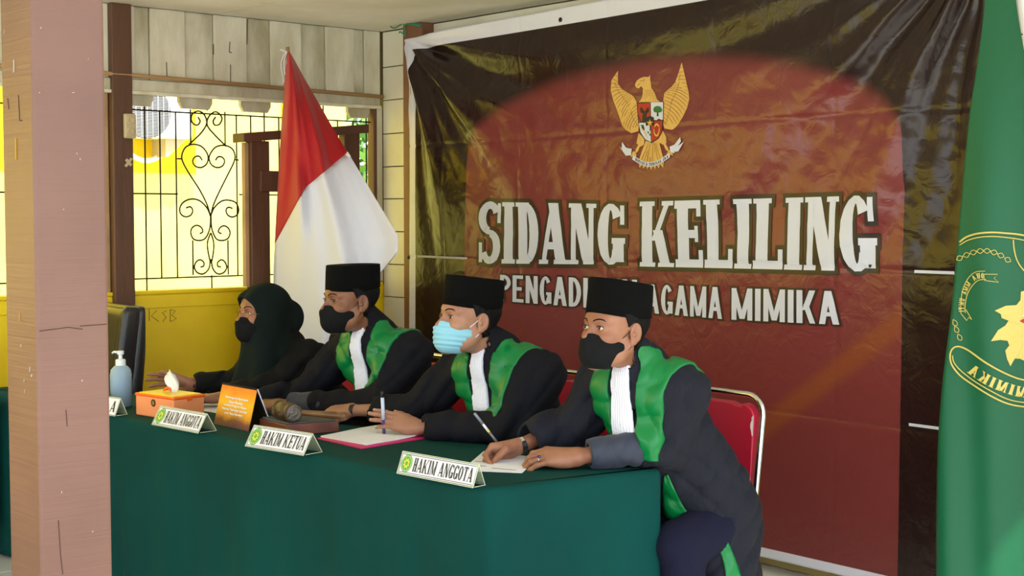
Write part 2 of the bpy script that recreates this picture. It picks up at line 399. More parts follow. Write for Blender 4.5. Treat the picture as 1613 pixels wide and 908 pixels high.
# wrought-iron window grille
gr = thing('window_1', None, None, (XW-0.04, 3.4, 1.2)); gr['kind'] = 'structure'
gx = XW-0.035
def G(px, py): p = at(px, py, x=gx); return (gx, p[1], p[2])
def Z2(x, y): return (150+x/2.67, 120+y/2.67)
def smooth_path(pts, n=6):
    P = [np.array(p, float) for p in pts]; P = [2*P[0]-P[1]]+P+[2*P[-1]-P[-2]]; out = []
    for i in range(1, len(P)-2):
        for k in range(n):
            t = k/n; out.append(0.5*((2*P[i])+(-P[i-1]+P[i+1])*t+(2*P[i-1]-5*P[i]+4*P[i+1]-P[i+2])*t*t+(-P[i-1]+3*P[i]-3*P[i+1]+P[i+2])*t**3))
    out.append(P[-2]); return out
ztop, zbot, zmid = at(300, 178, x=gx)[2], at(300, 437, x=gx)[2], at(250, 305.5, x=gx)[2]
R0 = 0.0048
for z, ys_ in ((ztop, [(1.0, 4.95)]), (zbot, [(1.0, 4.95)]), (zmid, [(1.0, at(280, 305, x=gx)[1]), (at(377, 305, x=gx)[1], 4.95)])):
    for a, b in ys_: MB().tube([(gx, a, z), (gx, b, z)], R0, 6).build('rail_bar', M['iron'], gr, smooth=True)
full = {205, 470}
for x, top, bot in ((210, 2.25, 1.185), (273, ztop, zbot), (340, ztop, zbot), (595, ztop, zbot), (655, ztop, zbot), (712, 2.25, zbot), (773, ztop, zbot), (835, ztop, zbot), (895, ztop, zbot), (960, 2.25, 1.185), (1020, ztop, zbot), (1085, ztop, zbot), (1140, 2.25, zbot), (1165, ztop, 1.185)):
    yy = at(*Z2(x, 350), x=gx)[1]; MB().tube([(gx, yy, top), (gx, yy, bot)], R0, 6).build('bar', M['iron'], gr, smooth=True)
yl = at(*Z2(210, 350), x=gx)[1]
for k in range(1, 13):
    yy = yl-0.135*k-0.02; MB().tube([(gx, yy, 2.25 if k % 4 == 0 else ztop), (gx, yy, zbot)], R0, 6).build('bar', M['iron'], gr, smooth=True)
for (x, y0, y1) in ((400, 140, 287), (545, 150, 292), (410, 690, 838), (558, 690, 836), (490, 838, 903), (470, 70, 145)):
    a = at(*Z2(x, y0), x=gx); b = at(*Z2(x, y1), x=gx); MB().tube([(gx, a[1], a[2]), (gx, a[1], b[2])], R0, 6).build('bar', M['iron'], gr, smooth=True)
SCR = [
 [(395, 287), (440, 245), (465, 210), (468, 185), (455, 158), (432, 147), (410, 158), (403, 180), (412, 200), (430, 206), (441, 190), (432, 172)],
 [(550, 295), (505, 250), (475, 215), (470, 190), (482, 165), (505, 150), (525, 162), (533, 180), (522, 203), (503, 206), (496, 190), (506, 172)],
 [(485, 590), (470, 540), (440, 480), (395, 410), (368, 360), (365, 330), (380, 300), (410, 287), (445, 295), (468, 320), (475, 345), (468, 370), (445, 385), (420, 378), (410, 358), (420, 340), (438, 338), (450, 354)],
 [(485, 590), (498, 540), (525, 480), (560, 410), (582, 365), (588, 335), (575, 305), (545, 292), (510, 297), (488, 320), (479, 345), (488, 372), (512, 385), (535, 378), (544, 358), (535, 342), (517, 340), (506, 354)],
 [(485, 590), (470, 555), (440, 525), (405, 517), (372, 530), (356, 555), (360, 580), (380, 592), (402, 585), (410, 565), (400, 550), (382, 555)],
 [(485, 590), (500, 555), (530, 527), (560, 522), (590, 532), (603, 558), (598, 582), (578, 593), (558, 585), (550, 565), (560, 552), (577, 557)],
 [(485, 590), (482, 640), (465, 680), (440, 692), (413, 685), (402, 660), (408, 638), (428, 628), (447, 638), (452, 655), (440, 663)],
 [(487, 590), (490, 640), (507, 682), (530, 692), (556, 685), (567, 662), (560, 640), (542, 630), (525, 638), (518, 655), (530, 663)],
 [(485, 660), (472, 700), (475, 740), (487, 785), (497, 740), (498, 700), (487, 660)],
 [(485, 770), (478, 810), (455, 832), (430, 827), (417, 805), (425, 782), (442, 773), (457, 785), (455, 800), (443, 803)],
 [(487, 770), (495, 810), (515, 832), (540, 827), (553, 805), (545, 782), (530, 773), (515, 785), (516, 800), (528, 803)],
 [(345, 348), (366, 348)], [(588, 352), (603, 353)]]
for s_ in SCR:
    pp = s_ if len(s_) == 2 else smooth_path(s_, 5)
    MB().tube([G(*Z2(*q)) for q in pp], R0, 6).build('scroll', M['iron'], gr, smooth=True)
MB().box((XW-0.06, 4.93, 1.185), (XW+0.005, 4.955, 2.24)).build('window_frame', M['brown'], gr, bevel=0.003)
MB().box((XW-0.06, 4.956, 1.19), (XW-0.002, 4.998, 2.24)).build('frame_infill', M['dirty'], gr)

# banner wall (back): horizontal cream boards
wb = MB().box((-7.04, YW+0.02, 0), (3.0, YW+0.08, ZC+0.05)).build('wall_back', M['seam']); wb['kind'] = 'structure'
zj = [at(610, q, y=YW)[2] for q in (158, 211, 263, 313.5, 365)]; st = (zj[0]-zj[-1])/4
zs = [zj[0]+st]+zj
while zs[-1] > 0.25: zs.append(zs[-1]-st)
zs = [ZC-0.002]+zs+[0.0]
for i in range(len(zs)-1):
    if zs[i]-zs[i+1] < 0.02: continue
    m = M['creamy'] if zs[i] < 0.5 else M['cream']  # lowest boards get a yellower cream than those above
    MB().box((-6.945, YW, zs[i+1]+0.003), (3.0, YW+0.02, zs[i]-0.003)).build('board', m, wb, bevel=0.002, seg=1)
x0, x1 = at(633, 20, y=YW-0.1)[0], at(662, 20, y=YW-0.1)[0]
wpx0, wpx1 = x0, x1
bp = MB().box((x0, YW-0.095, 0), (x1, YW, ZC)).build('wall_post', mat('reddish_brown_post', (132, 88, 62), 0.5, bump=0.2, bscale=20, var=0.12), bevel=0.006); bp['kind'] = 'structure'

# veranda pillar in the foreground
pc = (-2.541, 1.035)
py1 = at(171, 454, x=pc[0])[1]; px0 = at(8, 454, y=pc[1])[0]
def pillar_mat():
    m = mat('pinkish_brown_gloss_paint', (122, 86, 74), 0.42, c2=(110, 76, 64), vscale=2.5)
    n = m.node_tree; b = n.nodes['Principled BSDF']; tc = n.nodes.new('ShaderNodeTexCoord'); mp = n.nodes.new('ShaderNodeMapping')
    mp.inputs['Scale'].default_value = (1.5, 1.5, 55); mp.inputs['Rotation'].default_value = (0.05, 0.04, 0)
    no = n.nodes.new('ShaderNodeTexNoise'); no.inputs['Scale'].default_value = 1.6; no.inputs['Detail'].default_value = 4; no.inputs['Distortion'].default_value = 0.5
    n2 = n.nodes.new('ShaderNodeTexNoise'); n2.inputs['Scale'].default_value = 3; mu = n.nodes.new('ShaderNodeMath'); mu.operation = 'MULTIPLY'
    bp_ = n.nodes.new('ShaderNodeBump'); bp_.inputs['Strength'].default_value = 0.55; bp_.inputs['Distance'].default_value = 0.004
    n.links.new(tc.outputs['Object'], mp.inputs[0]); n.links.new(mp.outputs[0], no.inputs[0]); n.links.new(tc.outputs['Object'], n2.inputs[0])
    n.links.new(no.outputs[0], mu.inputs[0]); n.links.new(n2.outputs[0], mu.inputs[1]); n.links.new(mu.outputs[0], bp_.inputs['Height']); n.links.new(bp_.outputs[0], b.inputs['Normal'])
    return m
M['pillar'] = pillar_mat()
pl = MB().box((px0, pc[1], -0.05), (pc[0], py1, ZC)).build('veranda_pillar', M['pillar'], bevel=0.006); pl['kind'] = 'structure'
chips = MB(); M['chip'] = mat('chipped_pale_paint', (168, 152, 134), 0.7)
def pilx(px, py, w_, h_, mb=chips): p = at(px, py, x=pc[0]+0.0008); mb.obox(p, (0.0006, 0, 0), (0, w_, 0.0005), (0, 0, h_))
def pily(px, py, w_, h_, mb=chips): p = at(px, py, y=pc[1]-0.0008); mb.obox(p, (w_, 0, 0.0004), (0, 0.0006, 0), (0.0006, 0, h_))
for q in ((64, 44, .0015, .0012), (139, 93, .001, .001), (115, 146, .003, .0007), (62, 146, .001, .001), (126, 251, .001, .002), (129, 600, .0015, .0015), (97, 776, .001, .002), (121, 242, .001, .0015), (100, 330, .001, .001), (146, 838, .0012, .0012)): pilx(*q)
for q in ((22, 104, .003, .012), (7, 50, .0012, .004), (33, 545, .002, .003), (47, 582, .002, .005), (50, 592, .003, .003), (38, 600, .002, .002), (39, 617, .001, .003)): pily(*q)
chips.build('paint_chips', M['chip'], pl, kind='stuff')
yt = MB(); pily(25, 235, 0.003, 0.020, yt); pily(31, 500, .0018, .008, yt); yt.build('yellow_paint_mark', mat('faded_yellow_mark', (176, 136, 30), .7), pl)
dk = MB()
for a, b in (((62, 522), (108, 516)), ((108, 516), (130, 519)), ((126, 514), (168, 511)), ((104, 646), (106, 672)), ((92, 820), (96, 880)), ((96, 880), (99, 905))):
    p, q = at(*a, x=pc[0]+.0004), at(*b, x=pc[0]+.0004); dk.tube([p, q], 0.0008, 4)
for a, b in (((12, 155), (14, 172)), ((29, 150), (31, 190)), ((31, 190), (35, 190))):
    p, q = at(*a, y=pc[1]-.0004), at(*b, y=pc[1]-.0004); dk.tube([p, q], 0.0008, 4)
dk.build('wood_cracks', mat('dark_crack', (70, 46, 36), 0.9), pl, kind='stuff')

# ================================================================== outside the window
hb = thing('neighbour_building', 'sunlit yellow building wall outside the window', 'building', (-9.6, 3, -0.06))
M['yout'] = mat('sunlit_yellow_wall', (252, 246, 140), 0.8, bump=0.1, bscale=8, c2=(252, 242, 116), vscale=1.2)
M['yout2'] = mat('deep_yellow_wall', (250, 214, 8), 0.8)
ye = at(546, 300, x=-9.5)[1]
MB().box((-10.0, -6, -0.06), (-9.5, ye, 4.2)).build('wall', M['yout'], hb)
a, b = at(416, 300, x=-9.5)[1], at(444, 300, x=-9.5)[1]
MB().box((-9.5, a+.16, -0.06), (-9.47, b, 4.2)).build('pilaster', M['yout2'], hb)
MB().box((-9.5, -6, 1.9), (-9.485, at(307, 230, x=-9.5)[1], 2.9)).build('painted_band', M['yout2'], hb)
MB().box((-10.3, -6, 4.2), (-9.2, ye+.3, 4.3)).build('eave', M['dirty'], hb)
ac = thing('air_conditioner', 'white outdoor air conditioner unit on the yellow building wall', 'air conditioner', (-9.3, 4.4, 2.2))
M['white'] = mat('white_enamel', (238, 240, 240), 0.35)
M['dark'] = mat('dark_interior', (60, 62, 66), 0.8)
yr = at(305, 180, x=-9.2)[1]; zb, zt = at(240, 217, x=-9.2)[2], at(240, 130, x=-9.2)[2]
MB().box((-9.465, yr-.88, zb), (-9.2, yr, zt+.06)).build('casing', M['white'], ac, bevel=0.03)
fc = at(231, 176, x=-9.19); fr = 0.19
MB().lathe([(fr, 0), (fr, 0.004)], (-9.2, fc[1], fc[2]), 40, axis=(1, 0, 0)).build('fan_opening', M['dark'], ac)
gd = MB()
for k in range(-17, 18):
    zz = k*fr/18; hw = math.sqrt(fr*fr-zz*zz); gd.tube([(-9.185, fc[1]-hw, fc[2]+zz), (-9.185, fc[1]+hw, fc[2]+zz)], 0.0014, 5)
for k in range(-4, 5):
    yy = k*fr/4.5; hw = math.sqrt(fr*fr-yy*yy); gd.tube([(-9.182, fc[1]+yy, fc[2]-hw), (-9.182, fc[1]+yy, fc[2]+hw)], 0.002, 5)
gd.build('fan_guard', M['white'], ac, smooth=True)
MB().prism([(at(258, 217, x=-9.3)[1], zb), (at(290, 217, x=-9.3)[1], zb), (at(262, 242, x=-9.3)[1], zb-0.13), (at(258, 242, x=-9.3)[1], zb-0.13)], -9.5, -9.27, plane='yz').build('bracket', M["socket"], ac)
ring = [(-9.42, at(229, 190, x=-9.42)[1]+0.24*math.cos(t), at(229, 190, x=-9.42)[2]+0.05+0.34*math.sin(t)) for t in np.linspace(PI*1.05, PI*1.95, 16)]
tag(MB().tube(ring, 0.02, 8).build('drain_pipe', M['white'], smooth=True), 'white curved pipe hanging below the air conditioner', 'pipe')
lv = thing('louvred_vent', 'white louvred vent seen left of the brown window post', 'vent', (-9.4, 3.9, 2.2))
la, lb = at(167, 180, x=-9.4)[1], at(177, 180, x=-9.4)[1]; lz0, lz1 = at(172, 212, x=-9.4)[2], at(172, 136, x=-9.4)[2]
MB().box((-9.5, la-.02, lz0), (-9.42, lb+.03, lz1)).build('casing', M['white'], lv)
for k in range(6):
    zz = lz0+.03+(lz1-lz0-.05)*k/6; MB().box((-9.42, la, zz), (-9.41, lb, zz+.06)).build('louvre', mat('grey_blue_louvre', (150, 170, 190), 0.5) if k == 0 else bpy.data.materials['grey_blue_louvre'], lv)

# trees beyond the building
M['leaf'] = mat('green_leaf', (110, 160, 60), 0.5, c2=(60, 110, 36), vscale=3); M['leaf2'] = mat('pale_leaf', (170, 205, 110), 0.5)
M['bark'] = mat('bark', (96, 78, 58), 0.9, bump=0.5)
def tree(cx, cy, h, r, label, m, nl=1400):
    t = thing('leafy_tree', label, 'tree', (cx, cy, -0.06), 'trees beyond the window')
    MB().tube([(cx, cy, -0.06), (cx+.1, cy, h*.5), (cx-.1, cy+.1, h*.85)], [0.12, 0.09, 0.04], 8).build('trunk', M['bark'], t, smooth=True)
    vs, fs = [], []
    for i in range(nl):
        d = np.random.normal(size=3); d /= np.linalg.norm(d); c = np.array((cx, cy, h*.72))+d*r*np.array((1, 1, 1.3))*random.uniform(.35, 1)
        a = np.random.normal(size=3); a /= np.linalg.norm(a); b = np.cross(a, d); b /= np.linalg.norm(b)+1e-9; L = random.uniform(.07, .13)
        n = len(vs); vs += [c-a*L, c+b*L*.45, c+a*L, c-b*L*.45]; fs.append((n, n+1, n+2, n+3))
    o = obj('foliage', (vs, fs), m, t); o['kind'] = 'stuff'
tp_ = at(575, 250, x=-13); tree(-13.0, tp_[1]+.3, 3.6, 1.7, 'mid-green tree showing in the gap right of the red and white flag', M['leaf'], 2600)
tp_ = at(540, 170, x=-15); tree(-18.5, tp_[1]+2.2, 5.2, 2.2, 'pale sunlit tree farther off behind the mid-green one', M['leaf2'], 2200)

# wooden stand in front of the window
wf = thing('wooden_frame_stand', 'dark brown wooden frame standing behind the flag in front of the window', 'frame', (-6.7, 4.2, 0))
fx = -6.72
def FP(px, py): return at(px, py, x=fx)
a, b = FP(391, 225)[1], FP(420, 225)[1]
MB().box((fx-.03, a, 0), (fx+.03, b, FP(400, 222)[2])).build('post', M['brown'], wf, bevel=.004)
MB().box((fx-.034, a-.022, 1.2), (fx-.0, a+.006, FP(400, 222)[2]-.01)).build('light_edge', M['wood'], wf)
a2, b2 = FP(538, 225)[1], FP(562, 225)[1]
MB().box((fx-.03, a2, 0), (fx+.03, b2, FP(555, 210)[2])).build('post', M['brown'], wf, bevel=.004)
p, q = FP(375, 216), FP(572, 202)
MB().hexa([(fx-.06, p[1], p[2]-.03), (fx+.06, p[1], p[2]-.03), (fx+.06, q[1], q[2]-.03), (fx-.06, q[1], q[2]-.03), (fx-.06, p[1], p[2]+.02), (fx+.06, p[1], p[2]+.02), (fx+.06, q[1], q[2]+.02), (fx-.06, q[1], q[2]+.02)]).build('top_bar', M['brown'], wf, bevel=.004)
p = FP(403, 285)
MB().box((fx-.0, p[1], p[2]-.06), (fx+.055, b2, p[2]+.055)).build('cross_bar', M['brown'], wf, bevel=.004)
# navy-covered side table seen at the left edge
nt_ = thing('side_table', 'tan-topped side table draped in navy behind the pillar at far left', 'table', (-6.4, 1.7, 0))
q = at(6, 585, x=-6.3)
MB().box((-6.9, -0.2, .71), (-6.3, q[1]-.02, .74)).build('table_top', M['wood'], nt_, bevel=.004)
MB().box((-6.88, -0.15, .16), (-6.34, q[1]-.06, .71)).build('table_cover', mat('navy_cloth', (26, 28, 40), .9), nt_, bevel=.01)
# ================================================================== the vinyl banner
YB = 4.88
TL = np.array(at(640, 62, y=YB)); TR = np.array((-2.80, YB, 2.75))
BX0, BX1 = TL[0]-0.01, -2.78
def btop(x):   # upper edge line
    return TL[2]+(x-TL[0])*0.012+0.02*math.sin((x-TL[0])*0.8)
BZ0 = at(1290, 899, y=YB)[2]
def vn(x, z, s):   # cheap smooth value noise (vectorised)
    x = np.asarray(x, float)*s; z = np.asarray(z, float)*s
    i, j = np.floor(x), np.floor(z); fx_, fz_ = x-i, z-j; fx_ = fx_*fx_*(3-2*fx_); fz_ = fz_*fz_*(3-2*fz_)
    h = lambda a, b: np.modf(np.abs(np.sin(a*127.1+b*311.7)*43758.5453))[0]
    return (h(i, j)*(1-fx_)+h(i+1, j)*fx_)*(1-fz_)+(h(i, j+1)*(1-fx_)+h(i+1, j+1)*fx_)*fz_
def bdisp(x, z):
    """how far the vinyl stands off its plane, towards the room"""
    x = np.asarray(x, float); z = np.asarray(z, float); d = np.zeros(np.broadcast(x, z).shape)
    # folds fanning out of the two hung corners
    for (cx, cz, sg, amp, ks, L) in ((TL[0], TL[2], 1, 0.030, (11, 25), 1.0), (-2.84, 2.72, -1, 0.022, (13, 29), 1.5)):
        rx, rz = (x-cx)*sg, cz-z; r = np.sqrt(rx*rx+rz*rz)+1e-3; th = np.arctan2(rz, rx)
        e = np.minimum(r/0.25, 1)*np.exp(-(r/L)**2)
        wob = 0.35*(vn(x, z, 2.3)-.5)
        a = np.sin((th+wob*.35)*ks[0]+0.7); b = np.sin((th+wob*.3)*ks[1]+1.9)
        d += e*amp*(np.abs(a)**0.7*np.sign(a)+0.42*b)
    # sagging swags under the top edge, crumpled cross folds, packing creases
    d += 0.006*np.sin((z-btop0(x))*26)*np.exp(-((z-btop0(x))/0.35)**2)
    c1 = vn(x+0.3*z, z, 5.0); c2 = vn(x*0.8-z*0.5, z+x*0.4, 11.0); c3 = vn(x, z*1.3+x*.3, 23.0)
    mk = np.clip(1.2-np.abs(z-1.85)*1.5, 0.10, 1)*np.clip((x+6.5)/.5, .25, 1)
    d += mk*(0.014*np.abs(c1-.5)+0.006*np.abs(c2-.5)+0.0020*c3)
    d += 0.012*np.sin(x*2.1+0.6)*np.sin(z*1.6)
    for zc in (2.0, 1.36, 0.72): d -= 0.004*np.exp(-((z-zc-0.012*np.sin(x*1.3))/0.008)**2)
    for xc in (-6.2, -5.55, -4.9, -4.2, -3.55): d -= 0.0022*np.exp(-((x-xc-0.01*np.sin(z*2))/0.008)**2)
    return d
def btop0(x): return TL[2]+(np.asarray(x)-TL[0])*0.012
def banner_print():
    m = bpy.data.materials.new('printed_glossy_vinyl'); m.use_nodes = True; n = m.node_tree; b = n.nodes['Principled BSDF']
    b.inputs['Roughness'].default_value = 0.22; b.inputs['Specular IOR Level'].default_value = 0.42
    tc = n.nodes.new('ShaderNodeTexCoord'); sx = n.nodes.new('ShaderNodeSeparateXYZ'); n.links.new(tc.outputs['Object'], sx.inputs[0])
    def mth(op, a, b_=None, c_=None):
        q = n.nodes.new('ShaderNodeMath'); q.operation = op
        for i, v in enumerate((a, b_, c_)):
            if v is None: continue
            if isinstance(v, (int, float)): q.inputs[i].default_value = v
            else: n.links.new(v, q.inputs[i])
        return q.outputs[0]
    def step(v, lo, hi):
        q = n.nodes.new('ShaderNodeMapRange'); q.interpolation_type = 'SMOOTHSTEP'; n.links.new(v, q.inputs[0]); q.inputs[1].default_value = lo; q.inputs[2].default_value = hi; return q.outputs[0]
    X, Z = sx.outputs[0], sx.outputs[2]
    xl, xr = at(734, 400, y=YB)[0], at(1420, 500, y=YB)[0]; xb = at(652, 300, y=YB)[0]
    zl, zr = at(735, 255, y=YB)[2], at(1424, 210, y=YB)[2]
    side = mth('MULTIPLY', step(X, xl-.002, xl+.002), step(mth('MULTIPLY', X, -1.0), -xr-.002, -xr+.002))
    cx = (xl+xr)/2; a_ = (xr-xl)/2*1.02; top = at(1080, 88, y=YB)[2]; zc = (zl+zr)/2
    # arched upper edge of the maroon panel: z < zc + (top-zc)*sqrt(1-((x-cx)/a)^2)
    u = mth('DIVIDE', mth('SUBTRACT', X, cx), a_); k = mth('SQRT', mth('MAXIMUM', mth('SUBTRACT', 1.0, mth('MULTIPLY', u, u)), 0.0))
    arch = mth('SUBTRACT', mth('ADD', zc-.03, mth('MULTIPLY', k, top-zc+.03)), Z)
    mar = mth('MULTIPLY', side, step(arch, -.05, .06))
    no = n.nodes.new('ShaderNodeTexNoise'); no.inputs['Scale'].default_value = 1.3; no.inputs['Detail'].default_value = 3; n.links.new(tc.outputs['Object'], no.inputs[0])
    def mix(f, c0, c1):
        q = n.nodes.new('ShaderNodeMix'); q.data_type = 'RGBA'
        if isinstance(f, float): q.inputs[0].default_value = f
        else: n.links.new(f, q.inputs[0])
        for s_, c in ((6, c0), (7, c1)):
            if isinstance(c, tuple): q.inputs[s_].default_value = lin(c)+(1,)
            else: n.links.new(c, q.inputs[s_])
        return q.outputs[2]
    # lower right diagonal orange ray across the panel, and lighter red low down
    diag = mth('ADD', mth('MULTIPLY', mth('SUBTRACT', X, at(1400, 520, y=YB)[0]), -1.0), mth('MULTIPLY', mth('SUBTRACT', Z, at(1400, 520, y=YB)[2]), 1.35))
    streak = mth('MULTIPLY', step(mth('ABSOLUTE', diag), .13, .02), step(mth('MULTIPLY', Z, -1.0), -1.5, -1.1))
    red = mix(no.outputs[0], (116, 52, 52), (128, 58, 54))
    red = mix(mth('MULTIPLY', streak, .45), red, (150, 84, 30))
    base = mix(mar, (40, 24, 22), red)
    bot = at(1240, 872, y=YB)[2]
    inner = mth('MULTIPLY', step(X, xb-.0015, xb+.0015), mth('MULTIPLY', step(Z, bot-.0015, bot+.0015), step(mth('SUBTRACT', mth('ADD', mth('MULTIPLY', X, .012), TL[2]-.065-TL[0]*.012), Z), -.0015, .0015)))
    base = mix(inner, (226, 226, 236), base)
    n.links.new(base, b.inputs['Base Color'])
    mpp = n.nodes.new('ShaderNodeMapping'); mpp.inputs['Rotation'].default_value = (0, .5, 0); n.links.new(tc.outputs['Object'], mpp.inputs[0])
    vo = n.nodes.new('ShaderNodeTexNoise'); vo.inputs['Scale'].default_value = 9; vo.inputs['Detail'].default_value = 3; vo.inputs['Distortion'].default_value = 1.2; n.links.new(mpp.outputs[0], vo.inputs[0])
    bp_ = n.nodes.new('ShaderNodeBump'); bp_.inputs['Strength'].default_value = 0.22; bp_.inputs['Distance'].default_value = 0.02
    n.links.new(vo.outputs[0], bp_.inputs['Height']); n.links.new(bp_.outputs[0], b.inputs['Normal'])
    return m
M['vinyl'] = banner_print()
NX, NZ = 400, 270
uu = np.linspace(BX0, BX1, NX); vv = np.linspace(0, 1, NZ)
Xg, Vg = np.meshgrid(uu, vv, indexing='ij'); Tp = np.array([btop(x) for x in uu])[:, None]
Zg = BZ0+(Tp-BZ0)*Vg
# the left edge is pulled in between its two ties
edge = 0.018*np.sin(np.clip((TL[2]-Zg)/2.4, 0, 1)*PI)*np.exp(-(Xg-BX0)/.15)
Yg = YB-bdisp(Xg, Zg)
Vb = np.stack([Xg+edge, Yg, Zg], -1).reshape(-1, 3)
ii, jj = np.meshgrid(np.arange(NX-1), np.arange(NZ-1), indexing='ij'); a_ = (ii*NZ+jj).ravel()
Qb = np.stack([a_, a_+NZ, a_+NZ+1, a_+1], 1)
ban = mesh_np('banner', Vb, Qb, M['vinyl'])
tag(ban, 'large maroon vinyl banner with a gold eagle emblem and white court session lettering', 'banner')
sd = ban.modifiers.new('solidify', 'SOLIDIFY'); sd.thickness = 0.0015; sd.offset = -1

def on_banner(polys, name, m, off, du=0.03, dv=0.03):
    """polys in banner-plane metres (x, z)"""
    bm = dice(polys, du, dv)
    for v in bm.verts:
        x, z, e_ = v.co.x, v.co.y, v.co.z; v.co = (x, YB-float(bdisp(x, z))-off-e_, z)
    bmesh.ops.recalc_face_normals(bm, faces=bm.faces)
    o = obj(name, bm, m, ban, smooth=True); return o
M['ink_white'] = mat('white_ink', (212, 214, 224), 0.35, bump=0.15, bscale=14)
M['ink_dark'] = mat('dark_olive_ink', (44, 32, 18), 0.35, bump=0.15, bscale=14)
M['ink_gold'] = mat('gold_ink', (222, 176, 92), 0.4); M['ink_gold2'] = mat('deep_gold_ink', (150, 98, 40), 0.4)
M['ink_red'] = mat('red_ink', (176, 34, 28), 0.4); M['ink_black'] = mat('black_ink', (26, 22, 20), 0.4); M['ink_green'] = mat('green_ink', (30, 110, 50), 0.4)
# headline
def place_text(text, x0, x1, z00, z01, z10, z11, kw, grow, off, nm):
    """x0..x1 wide; z00/z01 bottom/top at the left end, z10/z11 at the right end"""
    for g, m, o_, nme in ((grow, M['ink_dark'], off, nm+'_outline'), (0.0, M['ink_white'], off+.0016, nm)):
        W_ = word(text, g=0, **kw)[1]; ps = []
        pl_, _ = word(text, g=g, **kw)
        for p in pl_:
            q_ = []
            for (a, b) in p:
                t = a/W_; q_.append((x0+(x1-x0)*t, (z00+(z10-z00)*t)*(1-b)+(z01+(z11-z01)*t)*b))
            ps.append(q_)
        on_banner(ps, nme, m, o_, .016, .02)
c = lambda px, py: at(px, py, y=YB)
for txt, a, b in (('SIDANG', (757, 415, 318), (985, 417, 322)), ('KELILING', (1009, 420, 318), (1378, 428, 308))):
    A0, A1 = c(a[0], a[1]), c(a[0], a[2]); B0, B1 = c(b[0], b[1]), c(b[0], b[2])
    place_text(txt, A0[0], B0[0], A0[2], A1[2], B0[2], B1[2], dict(T=.25, t=.12, sf=.07, w=.62, gap=.035), .062, .0035, 'headline')
for txt, a, b in (('PENGADILAN', (791, 474, 433), (1004, 491, 441)), ('AGAMA', (1018, 493, 448), (1136, 503, 453)), ('MIMIKA', (1151, 504, 454), (1321, 512, 459))):
    A0, A1 = c(a[0], a[1]), c(a[0], a[2]); B0, B1 = c(b[0], b[1]), c(b[0], b[2])
    place_text(txt, A0[0], B0[0], A0[2], A1[2], B0[2], B1[2], dict(T=.20, t=.15, sf=0, w=.56, gap=.10), .06, .0035, 'subtitle')
for (x0, y0, x1, y1) in ((656, 404, 738, 407), (1440, 428, 1508, 430), (1432, 669, 1490, 676)):
    p, q = c(x0, y0), c(x1, y1); on_banner([[(p[0], p[2]-.006), (q[0], q[2]-.006), (q[0], q[2]+.006), (p[0], p[2]+.006)]], 'white_strip', M['ink_white'], .002)

# eagle emblem, in the coordinates of its own little drawing (822 x 908 units) laid on the banner plane
def E2(x, y): p = c(930+x*190/822, 80+y*210/908); return (p[0], p[2])
def quadstrip(A, B): return [[A[i], A[i+1], B[i+1], B[i]] for i in range(len(A)-1)]
gold, dark_, parts_ = [], [], {}
def feather(p0, p1, w0, bend, tgt, n=6):
    p0, p1 = np.array(p0, float), np.array(p1, float); d = p1-p0; L = np.linalg.norm(d); nrm = np.array((-d[1], d[0]))/L
    A, B = [], []
    for i in range(n+1):
        t = i/n; cpt = p0+d*t+nrm*bend*L*math.sin(PI*t); ww = w0*(0.75+.5*t)*math.sqrt(max(0, 1-max(0, (t-.7)/.3)**2))+.6
        A.append(cpt+nrm*ww/2); B.append(cpt-nrm*ww/2)
    tgt += [[E2(*q) for q in qq] for qq in quadstrip(A, B)]
def fill(pts, tgt):
    """star-shaped outline -> fan of triangles about its centroid"""
    cc = np.mean(np.array(pts, float), 0)
    for i in range(len(pts)): tgt.append([E2(*cc), E2(*pts[i]), E2(*pts[(i+1) % len(pts)])])
# wing silhouettes
LW = [(190, 138), (150, 200), (145, 270), (160, 340), (180, 400), (200, 460), (215, 510), (240, 540), (270, 560), (300, 560), (325, 545), (330, 480), (322, 400), (318, 350), (295, 310), (255, 285), (220, 260), (195, 225)]
RW = [(622, 82), (635, 150), (652, 210), (670, 270), (678, 330), (665, 390), (640, 450), (610, 500), (575, 535), (540, 545), (510, 530), (498, 470), (498, 400), (495, 340), (505, 290), (540, 260), (575, 225), (600, 160)]
def wing(tip_out, roots, mats):
    pass
base_, lines_ = [], []
def poly_between(outer, inner, tgt): tgt += [[E2(*q) for q in qq] for qq in quadstrip(outer, inner)]
LO = [(190, 138), (150, 200), (145, 270), (160, 340), (180, 400), (200, 460), (215, 510), (240, 540), (280, 562), (325, 548)]
LI = [(192, 140), (195, 225), (220, 260), (255, 285), (280, 298), (300, 315), (318, 350), (322, 400), (328, 450), (331, 500)]
RO = [(622, 82), (640, 150), (655, 210), (670, 270), (678, 330), (665, 390), (640, 450), (610, 500), (565, 540), (508, 530)]
RI = [(620, 84), (600, 160), (580, 215), (555, 245), (530, 265), (505, 290), (497, 340), (498, 390), (498, 440), (500, 500)]
poly_between(LO, LI, base_); poly_between(RO, RI, base_)
for O, I_ in ((LO, LI), (RO, RI)):
    for i in range(1, 20):
        t = i/20*(len(O)-1); k = int(t); f_ = t-k; o_ = np.array(O[k])*(1-f_)+np.array(O[min(k+1, len(O)-1)])*f_; n_ = np.array(I_[k])*(1-f_)+np.array(I_[min(k+1, len(I_)-1)])*f_
        feather(n_*.97+o_*.03, o_, 3.2, .10 if O is LO else -.10, lines_, 5)
    # shorter inner row of coverts
    m1 = [np.array(I_[k])*.62+np.array(O[k])*.38 for k in range(1, len(O))]
    for a, b in zip(m1[:-1], m1[1:]): feather(a, b, 3.5, .05, lines_, 2)
